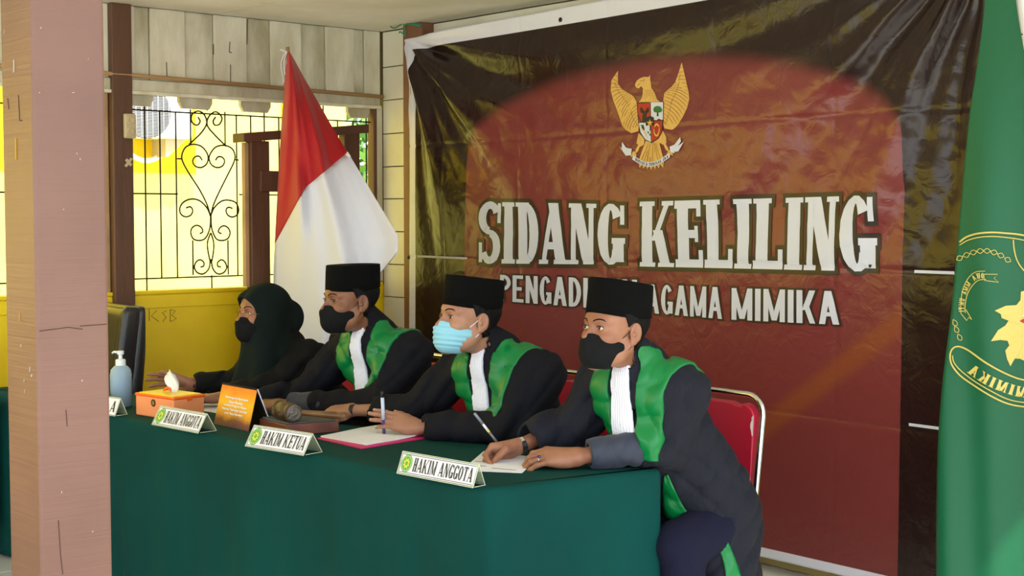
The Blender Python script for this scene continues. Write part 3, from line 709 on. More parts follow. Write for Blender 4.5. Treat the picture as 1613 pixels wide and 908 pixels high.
# neck and head
neck = [(362, 262), (408, 258), (425, 262), (440, 290), (455, 330), (478, 352), (330, 352), (350, 325), (360, 295)]
fill(neck, base_)
head = [(310, 232), (322, 205), (345, 188), (372, 178), (402, 180), (413, 165), (414, 200), (418, 225), (420, 262), (385, 268), (365, 262), (355, 245), (345, 238), (335, 258), (318, 250)]
fill(head, base_); 
for a, b in (((312, 240), (350, 222)), ((345, 205), (372, 202)), ((372, 196), (378, 204))): feather(a, b, 4, .1, lines_, 3)
for r_ in range(8):
    for q in range(5+r_//2):
        yy = 268+r_*11; wv = 20+r_*6; xx = 398+ (q-(4+r_//2)/2)*wv*2/(5+r_//2)+ (6 if r_ % 2 else 0)
        feather((xx-5, yy), (xx+5, yy), 2, .5, lines_, 3)
# thighs, legs, tail
fill([(330, 560), (372, 600), (368, 640), (345, 655), (318, 630), (325, 590)], base_); fill([(500, 545), (522, 590), (525, 630), (500, 640), (472, 625), (465, 590)], base_)
for a, b, w_ in (((338, 640), (312, 700), 18), ((508, 630), (545, 690), 18)): feather(a, b, w_, 0, base_, 3)
for cx_, cy_ in ((300, 705), (552, 695)):
    for k in (-1, 0, 1): feather((cx_, cy_-18), (cx_+k*18, cy_+22), 13, 0, base_, 3)
for k in range(7): 
    a = -0.30+k*0.10; feather((425+a*90, 600), (425+a*270, 812-abs(k-3)*5), 36, 0, base_, 5)
for k in range(8):
    a = -0.35+k*0.10; feather((425+a*70, 630), (425+a*255, 800), 3, 0, lines_, 3)
for r_ in range(9):
    for q in range(4): feather((392+q*20+(8 if r_ % 2 else 0), 630+r_*14), (402+q*20+(8 if r_ % 2 else 0), 630+r_*14), 2, .5, lines_, 3)
on_banner(base_, 'emblem_eagle', M['ink_gold'], .002, .05, .05); on_banner(lines_, 'emblem_feather_lines', M['ink_gold2'], .0028, .06, .06)['kind'] = 'stuff'
# shield
blk = []; fill([(318, 352), (503, 345), (503, 485), (495, 560), (470, 600), (425, 630), (375, 610), (340, 560), (325, 490)], blk)
on_banner(blk, 'emblem_shield_border', M['ink_black'], .0030, .06, .06)
r_, w_ = [], []
r_.append([E2(*q) for q in ((324, 360), (409, 355), (411, 482), (331, 486))]); fill([(416, 480), (496, 476), (490, 555), (466, 595), (421, 622)], r_)
w_.append([E2(*q) for q in ((413, 353), (497, 350), (497, 470), (415, 474))]); fill([(331, 492), (412, 488), (417, 622), (380, 604), (346, 556)], w_)
on_banner(r_, 'emblem_shield_red', M['ink_red'], .0038, .06, .06); on_banner(w_, 'emblem_shield_white', M['ink_white'], .0038, .06, .06)
g_, k_, o_ = [], [], []
fill([(430, 400), (438, 383), (460, 376), (482, 382), (493, 402), (488, 418), (462, 424), (436, 418)], g_)
for i in range(5): fill([(352+i*13, 505+i*15), (364+i*13, 506+i*15), (366+i*13, 519+i*15), (356+i*13, 520+i*15)], g_)
on_banner(g_, 'emblem_tree_and_sprigs', M['ink_green'], .0046, .06, .06)['kind'] = 'stuff'
fill([(338, 392), (350, 384), (358, 400), (372, 412), (388, 404), (392, 386), (402, 392), (400, 416), (386, 430), (382, 470), (372, 470), (362, 432), (344, 420)], k_)
fill([(380, 455), (408, 443), (436, 455), (438, 500), (432, 535), (408, 548), (386, 535), (378, 500)], k_)
k_.append([E2(*q) for q in ((457, 418), (466, 418), (468, 446), (455, 446))])
on_banner(k_, 'emblem_bull_and_centre', M['ink_black'], .0046, .06, .06)
st_ = []
fill([(408+ (26 if i % 2 == 0 else 10)*math.sin(i*PI/5), 492-(26 if i % 2 == 0 else 10)*math.cos(i*PI/5)) for i in range(10)], st_)
for i in range(14):
    a, b = 2*PI*i/14, 2*PI*(i+1)/14; f_ = lambda t, s: (458+s*22*math.cos(t), 540+s*46*math.sin(t)); st_.append([E2(*q) for q in (f_(a, 1), f_(b, 1), f_(b, .7), f_(a, .7))])
feather((345, 520), (398, 606), 6, -.06, st_, 3)
on_banner(st_, 'emblem_star_and_chain', M['ink_gold'], .0054, .06, .06)
# ribbon with motto
rb = []; U, L_ = [], []
for i in range(17):
    t = i/16; x = 300+250*t; U.append((x, 712+55*math.sin(PI*t)-14*t)); L_.append((x+ (t-.5)*14, 740+58*math.sin(PI*t)-14*t))
poly_between(U, L_, rb)
rb += [[E2(*q) for q in ((205, 652), (222, 668), (285, 712), (250, 716))], [E2(*q) for q in ((222, 622), (250, 660), (290, 672), (222, 668))], [E2(*q) for q in ((222, 660), (290, 668), (285, 716), (240, 700))],
       [E2(*q) for q in ((552, 655), (585, 640), (606, 660), (590, 690))], [E2(*q) for q in ((585, 640), (625, 590), (630, 618), (600, 660))], [E2(*q) for q in ((600, 655), (648, 622), (612, 686), (590, 690))], [E2(*q) for q in ((552, 655), (560, 690), (585, 700), (590, 640))]]
on_banner(rb, 'emblem_ribbon', M['ink_white'], .0060, .06, .06)
mt = []; pl_, W_ = word('BHINNEKA TUNGGAL IKA', T=.2, t=.1, sf=.05, w=.5, gap=.1)
for p in pl_:
    q_ = []
    for a, b in p: t = .03+.94*a/W_; x = 300+250*t; q_.append(E2(x+(t-.5)*8, 736+56*math.sin(PI*t)-14*t-b*20))
    mt.append(q_)
on_banner(mt, 'emblem_motto', M['ink_black'], .0066, .06, .06)
# eyelets and the ties at the upper left corner
M['eyelet'] = mat('dark_eyelet', (60, 60, 66), 0.4, metal=.6)
for px, py in ((882, 31), (641, 406)):
    p = c(px, py); MB().lathe([(.012, 0), (.012, .003), (.006, .004), (.005, 0)], (p[0], YB-float(bdisp(p[0], p[2]))-.001, p[2]), 14, axis=(0, -1, 0)).build('eyelet', M['eyelet'], ban)
M['rope'] = mat('teal_raffia', (40, 140, 110), 0.6)
rp = thing('raffia_tie', 'teal raffia string knotted round the brown post at the banner corner', 'string', (TL[0], YB-.05, TL[2]))
k0 = c(634, 36); yq = YW-.10
MB().tube(smooth_path([(wpx0-.005, yq, k0[2]+.02), (wpx0+.05, yq-.006, k0[2]-.0), (wpx1+.005, yq, k0[2]-.03)], 4), .008, 6).build('band', M['rope'], rp, smooth=True)
for pts in ([(634, 36), (622, 28), (613, 40), (620, 44), (634, 36)], [(634, 36), (618, 36), (612, 30)], [(634, 36), (636, 50), (637, 58)], [(637, 56), (629, 50), (627, 52)]):
    MB().tube(smooth_path([(c(*q)[0], yq-.012, c(*q)[2]) for q in pts], 4), .004, 5).build('string', M['rope'], rp, smooth=True)
# ================================================================== people
M['skin1'] = mat('warm_brown_skin', (158, 108, 82), 0.5, bump=0.08, bscale=160, bdist=.002, c2=(142, 92, 68), vscale=14)
M['skin2'] = mat('light_tan_skin', (172, 126, 100), 0.5, bump=0.08, bscale=160, bdist=.002, c2=(158, 108, 84), vscale=14)
M['skin3'] = mat('deep_tan_skin', (136, 90, 64), 0.48, bump=0.08, bscale=160, bdist=.002, c2=(120, 76, 54), vscale=14)
M['hair'] = mat('black_hair', (8, 7, 7), 0.7, spec=.2, bump=0.8, bscale=240, stretch=(1, 1, .15), bdist=.004)
M['navyrobe'] = mat('blue_black_robe_cloth', (18, 20, 33), 0.85, bump=0.8, bscale=16, bdist=.02, spec=.35, stretch=(1, 1, .5))
M['robe'] = mat('black_robe_cloth', (12, 13, 22), 0.85, bump=0.35, bscale=26, bdist=.008, spec=.25)
M['lining'] = mat('dark_grey_sleeve_lining', (40, 46, 64), 0.7, bump=0.3, bscale=22, bdist=.006, sheen=.1)
M['satin'] = mat('green_satin', (0, 116, 56), 0.36, bump=0.45, bscale=9, stretch=(1, 1, .35), bdist=.02, spec=.4)
M['jabot'] = mat('white_pleated_cloth', (226, 228, 242), 0.8)
M['velvet'] = mat('black_velvet', (5, 5, 6), 0.95, bump=.2, bscale=120, bdist=.002, spec=.15)
M['maskk'] = mat('black_cloth_mask', (9, 10, 14), 0.85, spec=.25, bump=.3, bscale=60, bdist=.003)
M['maskb'] = mat('light_blue_surgical_mask', (140, 200, 222), 0.7)
M['hijab'] = mat('very_dark_green_headscarf', (13, 25, 23), 0.9, spec=.2, bump=.2, bscale=40, bdist=.004, )
M['eyew'] = mat('eye_white', (214, 206, 200), 0.25); M['iris'] = mat('dark_brown_iris', (44, 26, 16), 0.15)
M['trouser'] = mat('navy_trousers', (20, 20, 42), 0.9, spec=.2, bump=.15, bscale=60, bdist=.003)
M['nail'] = mat('pink_nail', (226, 178, 160), 0.35)
M['band'] = mat('black_strap', (20, 20, 22), 0.5)
M['steel'] = mat('polished_steel', (200, 202, 206), 0.18, metal=1.0)
M['shirt'] = mat('black_suit_cloth', (9, 9, 11), 0.85, spec=.25, bump=.2, bscale=40, bdist=.004)
M['jacket'] = M['shirt']

def frame(fwd, pitch=0.0, roll=0.0):
    """columns: person's right, forward, up"""
    f = Vector(fwd).normalized(); up = Vector((0, 0, 1)); r = f.cross(up).normalized(); u = r.cross(f)
    A = Matrix((r, f, u)).transposed()
    return np.array(A @ Matrix.Rotation(-pitch, 3, 'X') @ Matrix.Rotation(roll, 3, 'Y'))

def head_field(neck_end, female=False, h=0.0023):
    """head in its own frame, origin at eye height between the ears; neck_end = base of the neck in that frame"""
    F = Field((-.115, -.17, -.26), (.115, .145, .15), h)
    F.ell((0, -.020, .035), (.076, .096, .083), .0)
    F.ell((0, .030, -.035), (.061, .060, .086), .03)
    F.ell((0, .020, .040), (.066, .066, .060), .03)
    for s in (1, -1):
        F.rc((s*.056, -.005, -.050), (s*.046, .02, -.078), .020, .018, .03)
        F.rc((s*.046, .02, -.078), (s*.012, .068, -.102), .018, .017, .03)
        F.ell((s*.040, .058, -.030), (.024, .026, .022), .02)
        F.rc((s*.012, .086, .020), (s*.045, .068, .019), .009, .009, .016)
    F.ell((0, .078, -.104), (.018, .014, .014), .02)
    F.ell((0, .078, -.068), (.026, .018, .018), .02)
    for s in (1, -1): F.ell((s*.033, .096, .0), (.019, .018, .014), .012, 's')
    F.rc((0, .084, .006), (0, .108, -.034), .007, .0125, .010)
    for s in (1, -1):
        F.ell((s*.012, .096, -.037), (.008, .011, .008), .006)
        F.ell((s*.0325, .073, .0), (.0165, .0165, .0145), .004)
        F.ell((s*.0325, .090, -.0005), (.0145, .012, .0052), .002, 's')
        F.ell((s*.0325, .074, .0), (.0125, .0125, .0115), .001, 's')
    F.ell((0, .094, -.066), (.022, .008, .006), .006); F.ell((0, .092, -.075), (.020, .008, .007), .005)
    for s in (1, -1):
        a = .20*s; R = [[math.cos(a), -math.sin(a), 0], [math.sin(a), math.cos(a), 0], [0, 0, 1]]
        F.ell((s*.080, -.016, -.008), (.007, .020, .033), .006, rot=R)
        F.ell((s*.086, -.014, -.002), (.005, .012, .020), .004, 's', rot=R)
        F.ell((s*.083, -.006, -.012), (.005, .006, .007), .003)
        F.ell((s*.078, -.008, -.036), (.007, .010, .010), .005)
    n = np.array(neck_end, float); t = np.array((0, -.025, -.06))
    F.rc(t, n, .048 if female else .051, .050 if female else .053, .03)
    return F
def surf_y(F, x, z):
    """y of the front surface of a head field at (x, z)"""
    i = int(round((x-F.lo[0])/F.h)); k = int(round((z-F.lo[2])/F.h)); col = F.F[i, :, k]; j = np.nonzero(col < 0)[0]
    return float(F.ax[1][j[-1]]) if len(j) else .05
def shell(F, t, region, inner=0.004):
    """thin layer over a field: t thick, where region(x,y,z) < 0"""
    _, p = F.grid(); return np.maximum(np.maximum(F.F-t, -(F.F+inner)), region(*p))

def make_hand(wrist, xdir, zdir, side, curl, spread=0.0, thumb=None, arm=None, scale=1.0, h=0.002, arm_r=.033, squash=None):
    """xdir: towards the fingers, zdir: out of the back of the hand; side +1 puts the thumb on +Y.
    curl: per finger (index..little) three bend angles.  Returns world mesh and fingertip frames."""
    X = Vector(xdir).normalized(); Z = Vector(zdir); Z = (Z-X*Z.dot(X)).normalized(); Y = Z.cross(X)
    A = np.array(Matrix((X, Y, Z)).transposed())
    loc = lambda p: (np.array(p)-np.array(wrist))@A/scale
    al = (-.09, 0, 0) if arm is None else loc(arm)
    lo = np.minimum((-.03, -.09, -.12), np.array(al)-.045); hi = np.maximum((.21, .09, .07), np.array(al)+.045)
    F = Field(lo, hi, h)
    F.rc(al, (-.004, 0, 0), arm_r, .0245, .0, squash=((0, 0, 1), 1.15))
    bases = [(.088, .029, 0), (.093, .009, .002), (.089, -.011, 0), (.080, -.029, -.004)]
    lens = [(.043, .026, .021), (.047, .029, .022), (.043, .027, .021), (.034, .021, .019)]
    rad = [(.0098, .0088, .0078, .0068), (.0100, .009, .008, .0069), (.0096, .0086, .0077, .0066), (.0086, .0076, .0068, .006)]
    for i, b in enumerate(bases):
        F.rc((-.002, b[1]*.45*side, 0), (b[0]-.004, b[1]*side, b[2]), .0175, .0122, .018)
    F.ell((.045, .018*side, -.010), (.042, .022, .015), .012); F.ell((.040, -.022*side, -.010), (.036, .015, .014), .012)
    tips = []
    for i, b in enumerate(bases):
        p = np.array((b[0], b[1]*side, b[2])); a = 0.0; sp = spread*(1.5-i)*side
        P_ = [p.copy()]; G_ = Field(lo, hi, h) if False else None
        for k in range(3):
            a += curl[i][k]; d = np.array((math.cos(a)*math.cos(sp), math.sin(sp)*math.cos(a), -math.sin(a)))
            p = p+d*lens[i][k]; P_.append(p.copy())
        for k in range(3):
            F.rc(P_[k], P_[k+1], rad[i][k], rad[i][k+1], .0045 if k else .007)
        F.ell(P_[1], [rad[i][1]*1.06]*3, .003)
        tips.append((P_[3], d, np.array((math.sin(a)*math.cos(sp), math.sin(a)*math.sin(sp), math.cos(a))), rad[i][3]))
    th = thumb or [(.020, .024, -.008), (.052, .048, -.018), (.082, .058, -.022), (.106, .062, -.024)]
    th = [np.array((q[0], q[1]*side, q[2])) for q in th]
    for k, (r0, r1, kk) in enumerate(((.0185, .0135, .014), (.0128, .0112, .006), (.0112, .0088, .004))): F.rc(th[k], th[k+1], r0, r1, kk)
    d = th[3]-th[2]; d /= np.linalg.norm(d); up = np.array((0, .5*side, 1.0)); up -= d*(up@d); up /= np.linalg.norm(up)
    tips.append((th[3], d, up, .0088))
    V, Q = F.mesh(); V = relax(V, Q, 1, .4)*scale
    nv, nf = [], []
    for (p, d, u, r) in tips:
        s_ = np.cross(u, d); c_ = p-d*.001; n = len(nv); ring = []
        for lv, (rs, hh) in enumerate(((1.0, .82), (.8, 1.02), (0.0, 1.07))):
            for k in range(10):
                t = 2*PI*k/10; q = c_+d*math.cos(t)*r*.78*rs+s_*math.sin(t)*r*.66*rs+u*r*(hh-.25*abs(math.sin(t))*rs); nv.append(q*scale)
        nf += [(n+l*10+k, n+l*10+(k+1) % 10, n+(l+1)*10+(k+1) % 10, n+(l+1)*10+k) for l in range(2) for k in range(10)]
    W = [(xf(p*scale, A, wrist), A@d, A@u) for (p, d, u, r) in tips]
    return xf(V, A, wrist), Q, (xf(np.array(nv), A, wrist), np.array(nf)), W, A

def fold(x, y, z, ph=0.0):
    a = np.sin(24*x+10*y+11*z+2.4*np.sin(8*z+ph)+ph); b = np.sin(27*y-30*z+9*x+2.0*np.sin(11*x+ph)+2*ph); c = np.sin(58*x-40*z+30*y+3*np.sin(15*y+ph)+2*np.sin(9*z))
    return .0045*(1-2*np.abs(a)**.7)+.0045*(1-2*np.abs(b)**.7)+.0020*c
def person(name, label, J):
    root = thing(name, label, 'person', (J['pelvis'][0], J['pelvis'][1], 0), J.get('group'))
    sk = J['skin']; hd = np.array(J['head']); HS = J.get('hs', 1.085); A = frame(J['face'], J.get('pitch', 0), J.get('roll', 0))*HS; N = np.array(J['neck'])
    fem = J.get('female', False)
    # ---- body: head, neck, hands, forearms, trunk and legs in one mesh
    nl = (N-hd)@A/HS**2
    HF = head_field(nl, fem); V, Q = HF.mesh(); V = relax(V, Q, 1, .4); parts = [(xf(V, A, hd), Q)]
    nails = []; W = {}
    for s in ('R', 'L'):
        if s+'hand' in J:
            hv, hq, nn, tp_, HA = make_hand(J[s+'wrist'], arm=np.array(J[s+'wrist'])+(np.array(J[s+'elbow'])-np.array(J[s+'wrist']))*.5, **J[s+'hand'])
            parts.append((hv, hq)); nails.append(nn); W[s] = (tp_, HA)
    lo = np.minimum.reduce([np.array(J[k]) for k in ('neck', 'pelvis', 'Lelbow', 'Relbow', 'Lknee', 'Rknee', 'Lfoot', 'Rfoot', 'Lwrist', 'Rwrist')])-.16
    hi = np.maximum.reduce([np.array(J[k]) for k in ('neck', 'pelvis', 'Lelbow', 'Relbow', 'Lknee', 'Rknee', 'Lwrist', 'Rwrist')])+.16
    T = Field(lo, hi, .010)
    pv, ch = np.array(J['pelvis']), np.array(J['chest'])
    T.rc(N-(0, 0, .05), ch, .075, .10, 0); T.rc(ch, pv, .105, .125, .04)
    for s in ('R', 'L'):
        sh, el, wr, kn, ft = [np.array(J[s+k]) for k in ('shoulder', 'elbow', 'wrist', 'knee', 'foot')]
        hp = pv+(kn-pv)*.12+np.array((.09 if (kn-pv)[0] > 0 and abs((kn-pv)[0]) > .03 else (-.09 if s == 'R' else .09), 0, 0))
        T.rc(N-(0, 0, .06), sh-(0, 0, .02), .06, .052, .03); T.rc(sh-(0, 0, .02), el, .050, .040, .02); T.rc(el, el+(wr-el)*.6, .040, .031, .01)
        T.rc(hp, kn, .085, .058, .03); T.rc(kn, ft+np.array((0, .03, .06)), .056, .040, .02); T.rc(ft+np.array((0, .03, .045)), ft+np.array((0, -.14, .035)), .040, .032, .02)
    parts.append(T.mesh())
    V, Q = join_np(parts); body = mesh_np('body', V, Q, sk, root)
    Tr = Field(lo, hi, .009)
    Tr.rc(pv+(0, 0, .04), pv, .135, .145, 0)
    for s in ('R', 'L'):
        kn, ft = np.array(J[s+'knee']), np.array(J[s+'foot'])
        hp = pv+np.array((-.09 if s == 'R' else .09, 0, 0)); Tr.rc(hp, kn, .105, .082, .02); Tr.rc(kn, ft+np.array((0, .03, .10)), .080, .062, .02)
    sl, p = Tr.grid(); Tr.F += .35*fold(p[0], p[1], p[2], .7)
    V, Q = Tr.mesh(); mesh_np('trousers', V, Q, M['trouser'], root)
    for s in ('R', 'L'):
        ft = np.array(J[s+'foot']); Sf = Field(ft-.24, ft+.18, .008); Sf.rc(ft+np.array((0, .03, .05)), ft+np.array((0, -.15, .035)), .048, .040, 0); Sf.F = np.maximum(Sf.F, .004-Sf.ax[2][None, None, :]+0*Sf.F)
        V, Q = Sf.mesh(); mesh_np('shoe', V, Q, M['maskk'], root)
    if nails:
        V, Q = join_np(nails); nb = mesh_np('fingernails', V, Q, M['nail'], root); nb['kind'] = 'stuff'
    # ---- eyes, brows, lashes
    look = np.array(J.get('look', (0, 1, 0)), float); look /= np.linalg.norm(look)
    for s in (1, -1):
        c_ = np.array((s*.0325, .0735, 0)); e = MB(); prof = [(.0124*math.sin(t), .0124*math.cos(t)) for t in np.linspace(PI*.95, .02, 14)]
        e.lathe(prof, (0, 0, 0), 20, axis=look); e.lathe([(.0002, .0108), (.0064, .0106), (.0062, .0112), (.0036, .0122), (.0001, .0129)], (0, 0, 0), 20, axis=look, mi=1)
        e.v = [tuple(xf(np.array(v)+c_, A, hd)) for v in e.v]; e.build('eye', [M['eyew'], M['iris']], root, smooth=True)
        b = [(s*x, z) for x, z in ((.013, .0185), (.022, .0235), (.034, .0255), (.044, .023), (.051, .0175))]
        pts = [xf(np.array((x, surf_y(HF, x, z)+.0005, z)), A, hd) for x, z in b]
        MB().tube(smooth_path(pts, 3), [(.0036 if i < 9 else .0036-.0008*(i-8)) for i in range(13)], 6, flat=.7).build('eyebrow', M['hair'], root, smooth=True)
        l_ = [xf(np.array((s*.0325+.0150*math.cos(t), .0735+.0172*math.sin(math.acos(min(1, abs(math.cos(t)*.75)))), .0005+.0052*math.sin(t))), A, hd) for t in np.linspace(.1, PI-.1, 9)]
        MB().tube(l_, .0010, 5).build('eyelashes', M['hair'], root, smooth=True)
    # ---- mask
    if J.get('mask'):
        blue = J['mask'] == 'blue'
        K = Field((-.09, -.05, -.15), (.09, .15, .03), .0022); sl, p = K.grid()
        K.ell((0, .040, -.060), (.068, .070, .066), 0); K.rc((0, .095, -.022), (0, .104, -.045), .014, .020, .02); K.ell((0, .075, -.085), (.038, .034, .034), .03)
        K.rc((-.055, .02, -.055), (.055, .02, -.055), .016, .016, .02)
        x, y, z = p; top = z-(-.016-.20*np.abs(x)-.9*np.maximum(.07-y, 0)*.25) if not blue else z-(-.015-.12*np.abs(x))
        rear = (.016+.10*np.abs(z+.06))-y if not blue else (.018-.15*(z+.06))-y
        if blue: K.F += .0016*np.sin((z+.02)*2*PI/.017+.6*np.sin(x*30))*(np.abs(z+.065) < .035)
        K.F = np.maximum(np.maximum(K.F, top), np.maximum(rear, -.122-z))
        V, Q = K.mesh(); V = relax(V, Q, 2, .5); mk = mesh_np('face_mask', xf(V, A, hd), Q, M['maskb' if blue else 'maskk'], root)
        if blue: mk['label'] = 'pleated light blue surgical mask'
        for s in (1, -1):
            for (y0, z0, ze) in ((.026, -.034, .018), (.030, -.088, -.036)):
                pts = [(s*(.060 if z0 > -.05 else .052), y0+.004, z0), (s*.072, .008, z0*.55+ze*.45), (s*.080, -.012, ze)]
                MB().tube(smooth_path([xf(np.array(q), A, hd) for q in pts], 4), .0017 if blue else .0014, 5).build('ear_loop', M['jabot' if blue else 'band'], mk, smooth=True)
    # ---- hair and cap
    if J.get('cap'):
        def reg(x, y, z):
            a = np.maximum(y-(.016+.55*(z-.02)), -.062+.25*np.maximum(-y-.02, 0)-z)       # behind the temple line, above the nape
            ear = .030-np.sqrt(((y+.012)/.8)**2+(z+.006)**2)                    # leave the ear free
            side = np.maximum(y+.004, -z+.012)                                    # in front of the ear only a short sideburn
            a = np.maximum(a, z-.050); b = np.maximum(a, np.where(y > -.02, -.014-z, -1)); return np.maximum(b, ear)
        SF = shell(HF, .0055, reg, .003); V, Q = HF.mesh(SF); V = relax(V, Q, 1, .5); mesh_np('hair', xf(V, A, hd), Q, M['hair'], root)
        ch_ = J['cap']; tl = J.get('captilt', 0.0)
        prof = []; cp = MB(); n = 56
        lv = [(.000, .000, 1.0), (.0, .002, 1.004), (.35, 0, 1.0), (.7, 0, .995), (.96, 0, .985), (1.0, -.004, .965), (1.0, -.02, .90), (.985, -.05, .55), (.98, -.08, .05)]
        vs = []
        for (hz, dr, sc_) in lv:
            for k in range(n):
                t = 2*PI*k/n; rx, ry = .0830*sc_, .1050*sc_
                cx_, sy_ = math.cos(t), math.sin(t); e_ = 2.25; x = rx*abs(cx_)**(2/e_)*(1 if cx_ > 0 else -1); y = -.014+ry*abs(sy_)**(2/e_)*(1 if sy_ > 0 else -1)
                z0 = .040-.004*math.cos(2*t)+tl*y; zt = .040+ch_/HS+tl*y+.006*math.sin(t)
                dent = .006*math.exp(-(x/.02)**2)*(1-sc_) if hz > .97 else 0
                vs.append((x, y, z0+(zt-z0)*hz-dent))
        fs = [(i*n+k, i*n+(k+1) % n, (i+1)*n+(k+1) % n, (i+1)*n+k) for i in range(len(lv)-1) for k in range(n)]+[tuple((len(lv)-1)*n+k for k in range(n)), tuple(reversed(range(n)))]
        cp.v = [tuple(xf(np.array(v), A, hd)) for v in vs]; cp.f = fs; cp.mi = [0]*len(fs); cp.build('songkok_cap', M['velvet'], root, smooth=True)
    # ---- robe or jacket
    rl = np.minimum(lo, (lo[0]-.06, lo[1]-.02, .03)); rh = hi+.12
    rl = rl.copy(); rl[2] = J.get('robe_low', .03); hR = J.get('hR', .0065)
    Rb = Field(rl-.02, rh, hR); k0 = J.get('bulk', 1.0)
    Rb.rc(N-(0, -.005, .055), ch, .088*k0, .118*k0, 0, squash=((0, 1, 0), 1.0)); Rb.rc(ch, pv, .128*k0, .165*k0, .06)
    for q in J.get('extra', []): Rb.rc(q[0], q[1], q[2], q[3], q[4] if len(q) > 4 else .05)
    for s in ('R', 'L'):
        sh = np.array(J[s+'shoulder']); el = np.array(J[s+'elbow'])
        Rb.rc(N-(0, 0, .045), sh, .062*k0, .072*k0, .05); Rb.rc(sh, sh+(el-sh)*.30, .074*k0, .066*k0, .03); Rb.rc((N+sh)/2-(0, 0, .06), ch, .09*k0, .10*k0, .04)
    torso_only = Rb.F.copy()
    for s in ('R', 'L'):
        sh, el, wr = [np.array(J[s+k]) for k in ('shoulder', 'elbow', 'wrist')]
        Rb.rc(N-(0, 0, .045), sh, .062*k0, .072*k0, .05); Rb.rc(sh, sh+(el-sh)*.5, .074*k0, .070*k0, .03); Rb.rc(sh+(el-sh)*.5, el, .070*k0, J.get('elr', .060)*k0, .03)
        Rb.rc((N+sh)/2-(0, 0, .06), ch, .09*k0, .10*k0, .04)
        c0, c1 = J.get(s+'cuff', (.70, .050)); e_ = el+(wr-el)*c0
        Rb.rc(el, e_, J.get('elr', .060)*k0, c1, .03)
        d = (wr-el)/np.linalg.norm(wr-el)
        o_ = e_+d*(c1*.55)
        def cut(x, y, z, o_=o_, d=d, r=c1*1.9): return np.maximum(-((x-o_[0])*d[0]+(y-o_[1])*d[1]+(z-o_[2])*d[2]), np.sqrt((x-o_[0])**2+(y-o_[1])**2+(z-o_[2])**2)-r)
        Rb.op(lambda x, y, z: cut(x, y, z), o_-c1*2, o_+c1*2, 0, 's')
        Rb.rc(o_-d*.06, o_+d*.02, c1*.55, c1-.010, 0, 's')
    sl, p = Rb.grid(); x, y, z = p; fo = fold(x, y, z, J.get('ph', 0))*J.get('wr', 1.0); Rb.F += fo; torso_plain = torso_only.copy(); torso_only += fo*.6
    # collar and neck opening
    nd = hd+(A@np.array((0, -.03, -.07)))/HS; up = (nd-N)/np.linalg.norm(nd-N)
    cb = up*J.get('collar', .092)+np.array((0, .022, 0)); Rb.rc(N-up*.02, N+cb, .080, .073, .012); Rb.rc(N-up*.03, N+up*.13, .060, .064, 0, 's')
    fw = J.get('torso_fwd', (0, -1, 0)); fw = np.array(fw, float)
    if not fem:
        vo = N+fw*.09+np.array((0, 0, .05)); Rb.rc(vo, N+fw*.075-np.array((0, 0, .05)), .045, .012, .004, 's')
    Full = Rb.F
    collar_only = Field(N-.14, N+.16, Rb.h); 
    def carve(G):
        A_ = Rb.F; Rb.F = G
        Rb.rc(N-up*.02, N+up*.03, .078, .070, .012); Rb.rc(N-up*.03, N+up*.12, .060, .064, 0, 's')
        Rb.F = A_; return G
    torso_only = carve(torso_only)
    tb = J.get('table_z')
    if tb:   # rest on the cloth instead of passing through the table
        for q in J['tablecut']:
            lo_, hi_ = np.array(q[0]), np.array(q[1]); Rb.op(lambda x, y, z: np.maximum(np.maximum(np.maximum(lo_[0]-x, x-hi_[0]), np.maximum(lo_[1]-y, y-hi_[1])), np.maximum(lo_[2]-z, z-hi_[2])), lo_, hi_, .0, 's')
    V, Q = Rb.mesh(); V = relax(V, Q, 1, .4)
    rb_ = mesh_np('robe' if not fem else 'suit_jacket', V, Q, J.get('robe', M['robe']) if not fem else M['jacket'], root)
    for s in ('R', 'L'):
        if s+'lining' in J:
            sh, el, wr = [np.array(J[s+k]) for k in ('shoulder', 'elbow', 'wrist')]; c0, c1, f0, f1 = J[s+'lining']
            a_, b_ = el+(wr-el)*f0, el+(wr-el)*f1
            Lf = Field(np.minimum(a_, b_)-c1-.03, np.maximum(a_, b_)+c1+.03, .004)
            Lf.rc(a_, b_, c0, c1, 0, squash=((0, 0, 1), 1.0)); d = (b_-a_)/np.linalg.norm(b_-a_)
            sl, p = Lf.grid(); x, y, z = p; Lf.F += .5*fold(x*1.5, y*1.5, z, 1.0)
            t = (x-b_[0])*d[0]+(y-b_[1])*d[1]+(z-b_[2])*d[2]; t2 = (x-a_[0])*d[0]+(y-a_[1])*d[1]+(z-a_[2])*d[2]
            Lf.F = np.maximum(Lf.F, np.maximum(t, -t2)); Lf.rc(b_-d*.05, b_+d*.02, c1*.5, c1-.008, 0, 's')
            Lf.F = np.maximum(Lf.F, (J.get('liftz', .774)-z)+0*x)
            V, Q = Lf.mesh(); V = relax(V, Q, 1, .4); q_ = mesh_np('turned_back_cuff', V, Q, M['lining'], root); q_['label'] = 'slate grey turned-back sleeve cuff'
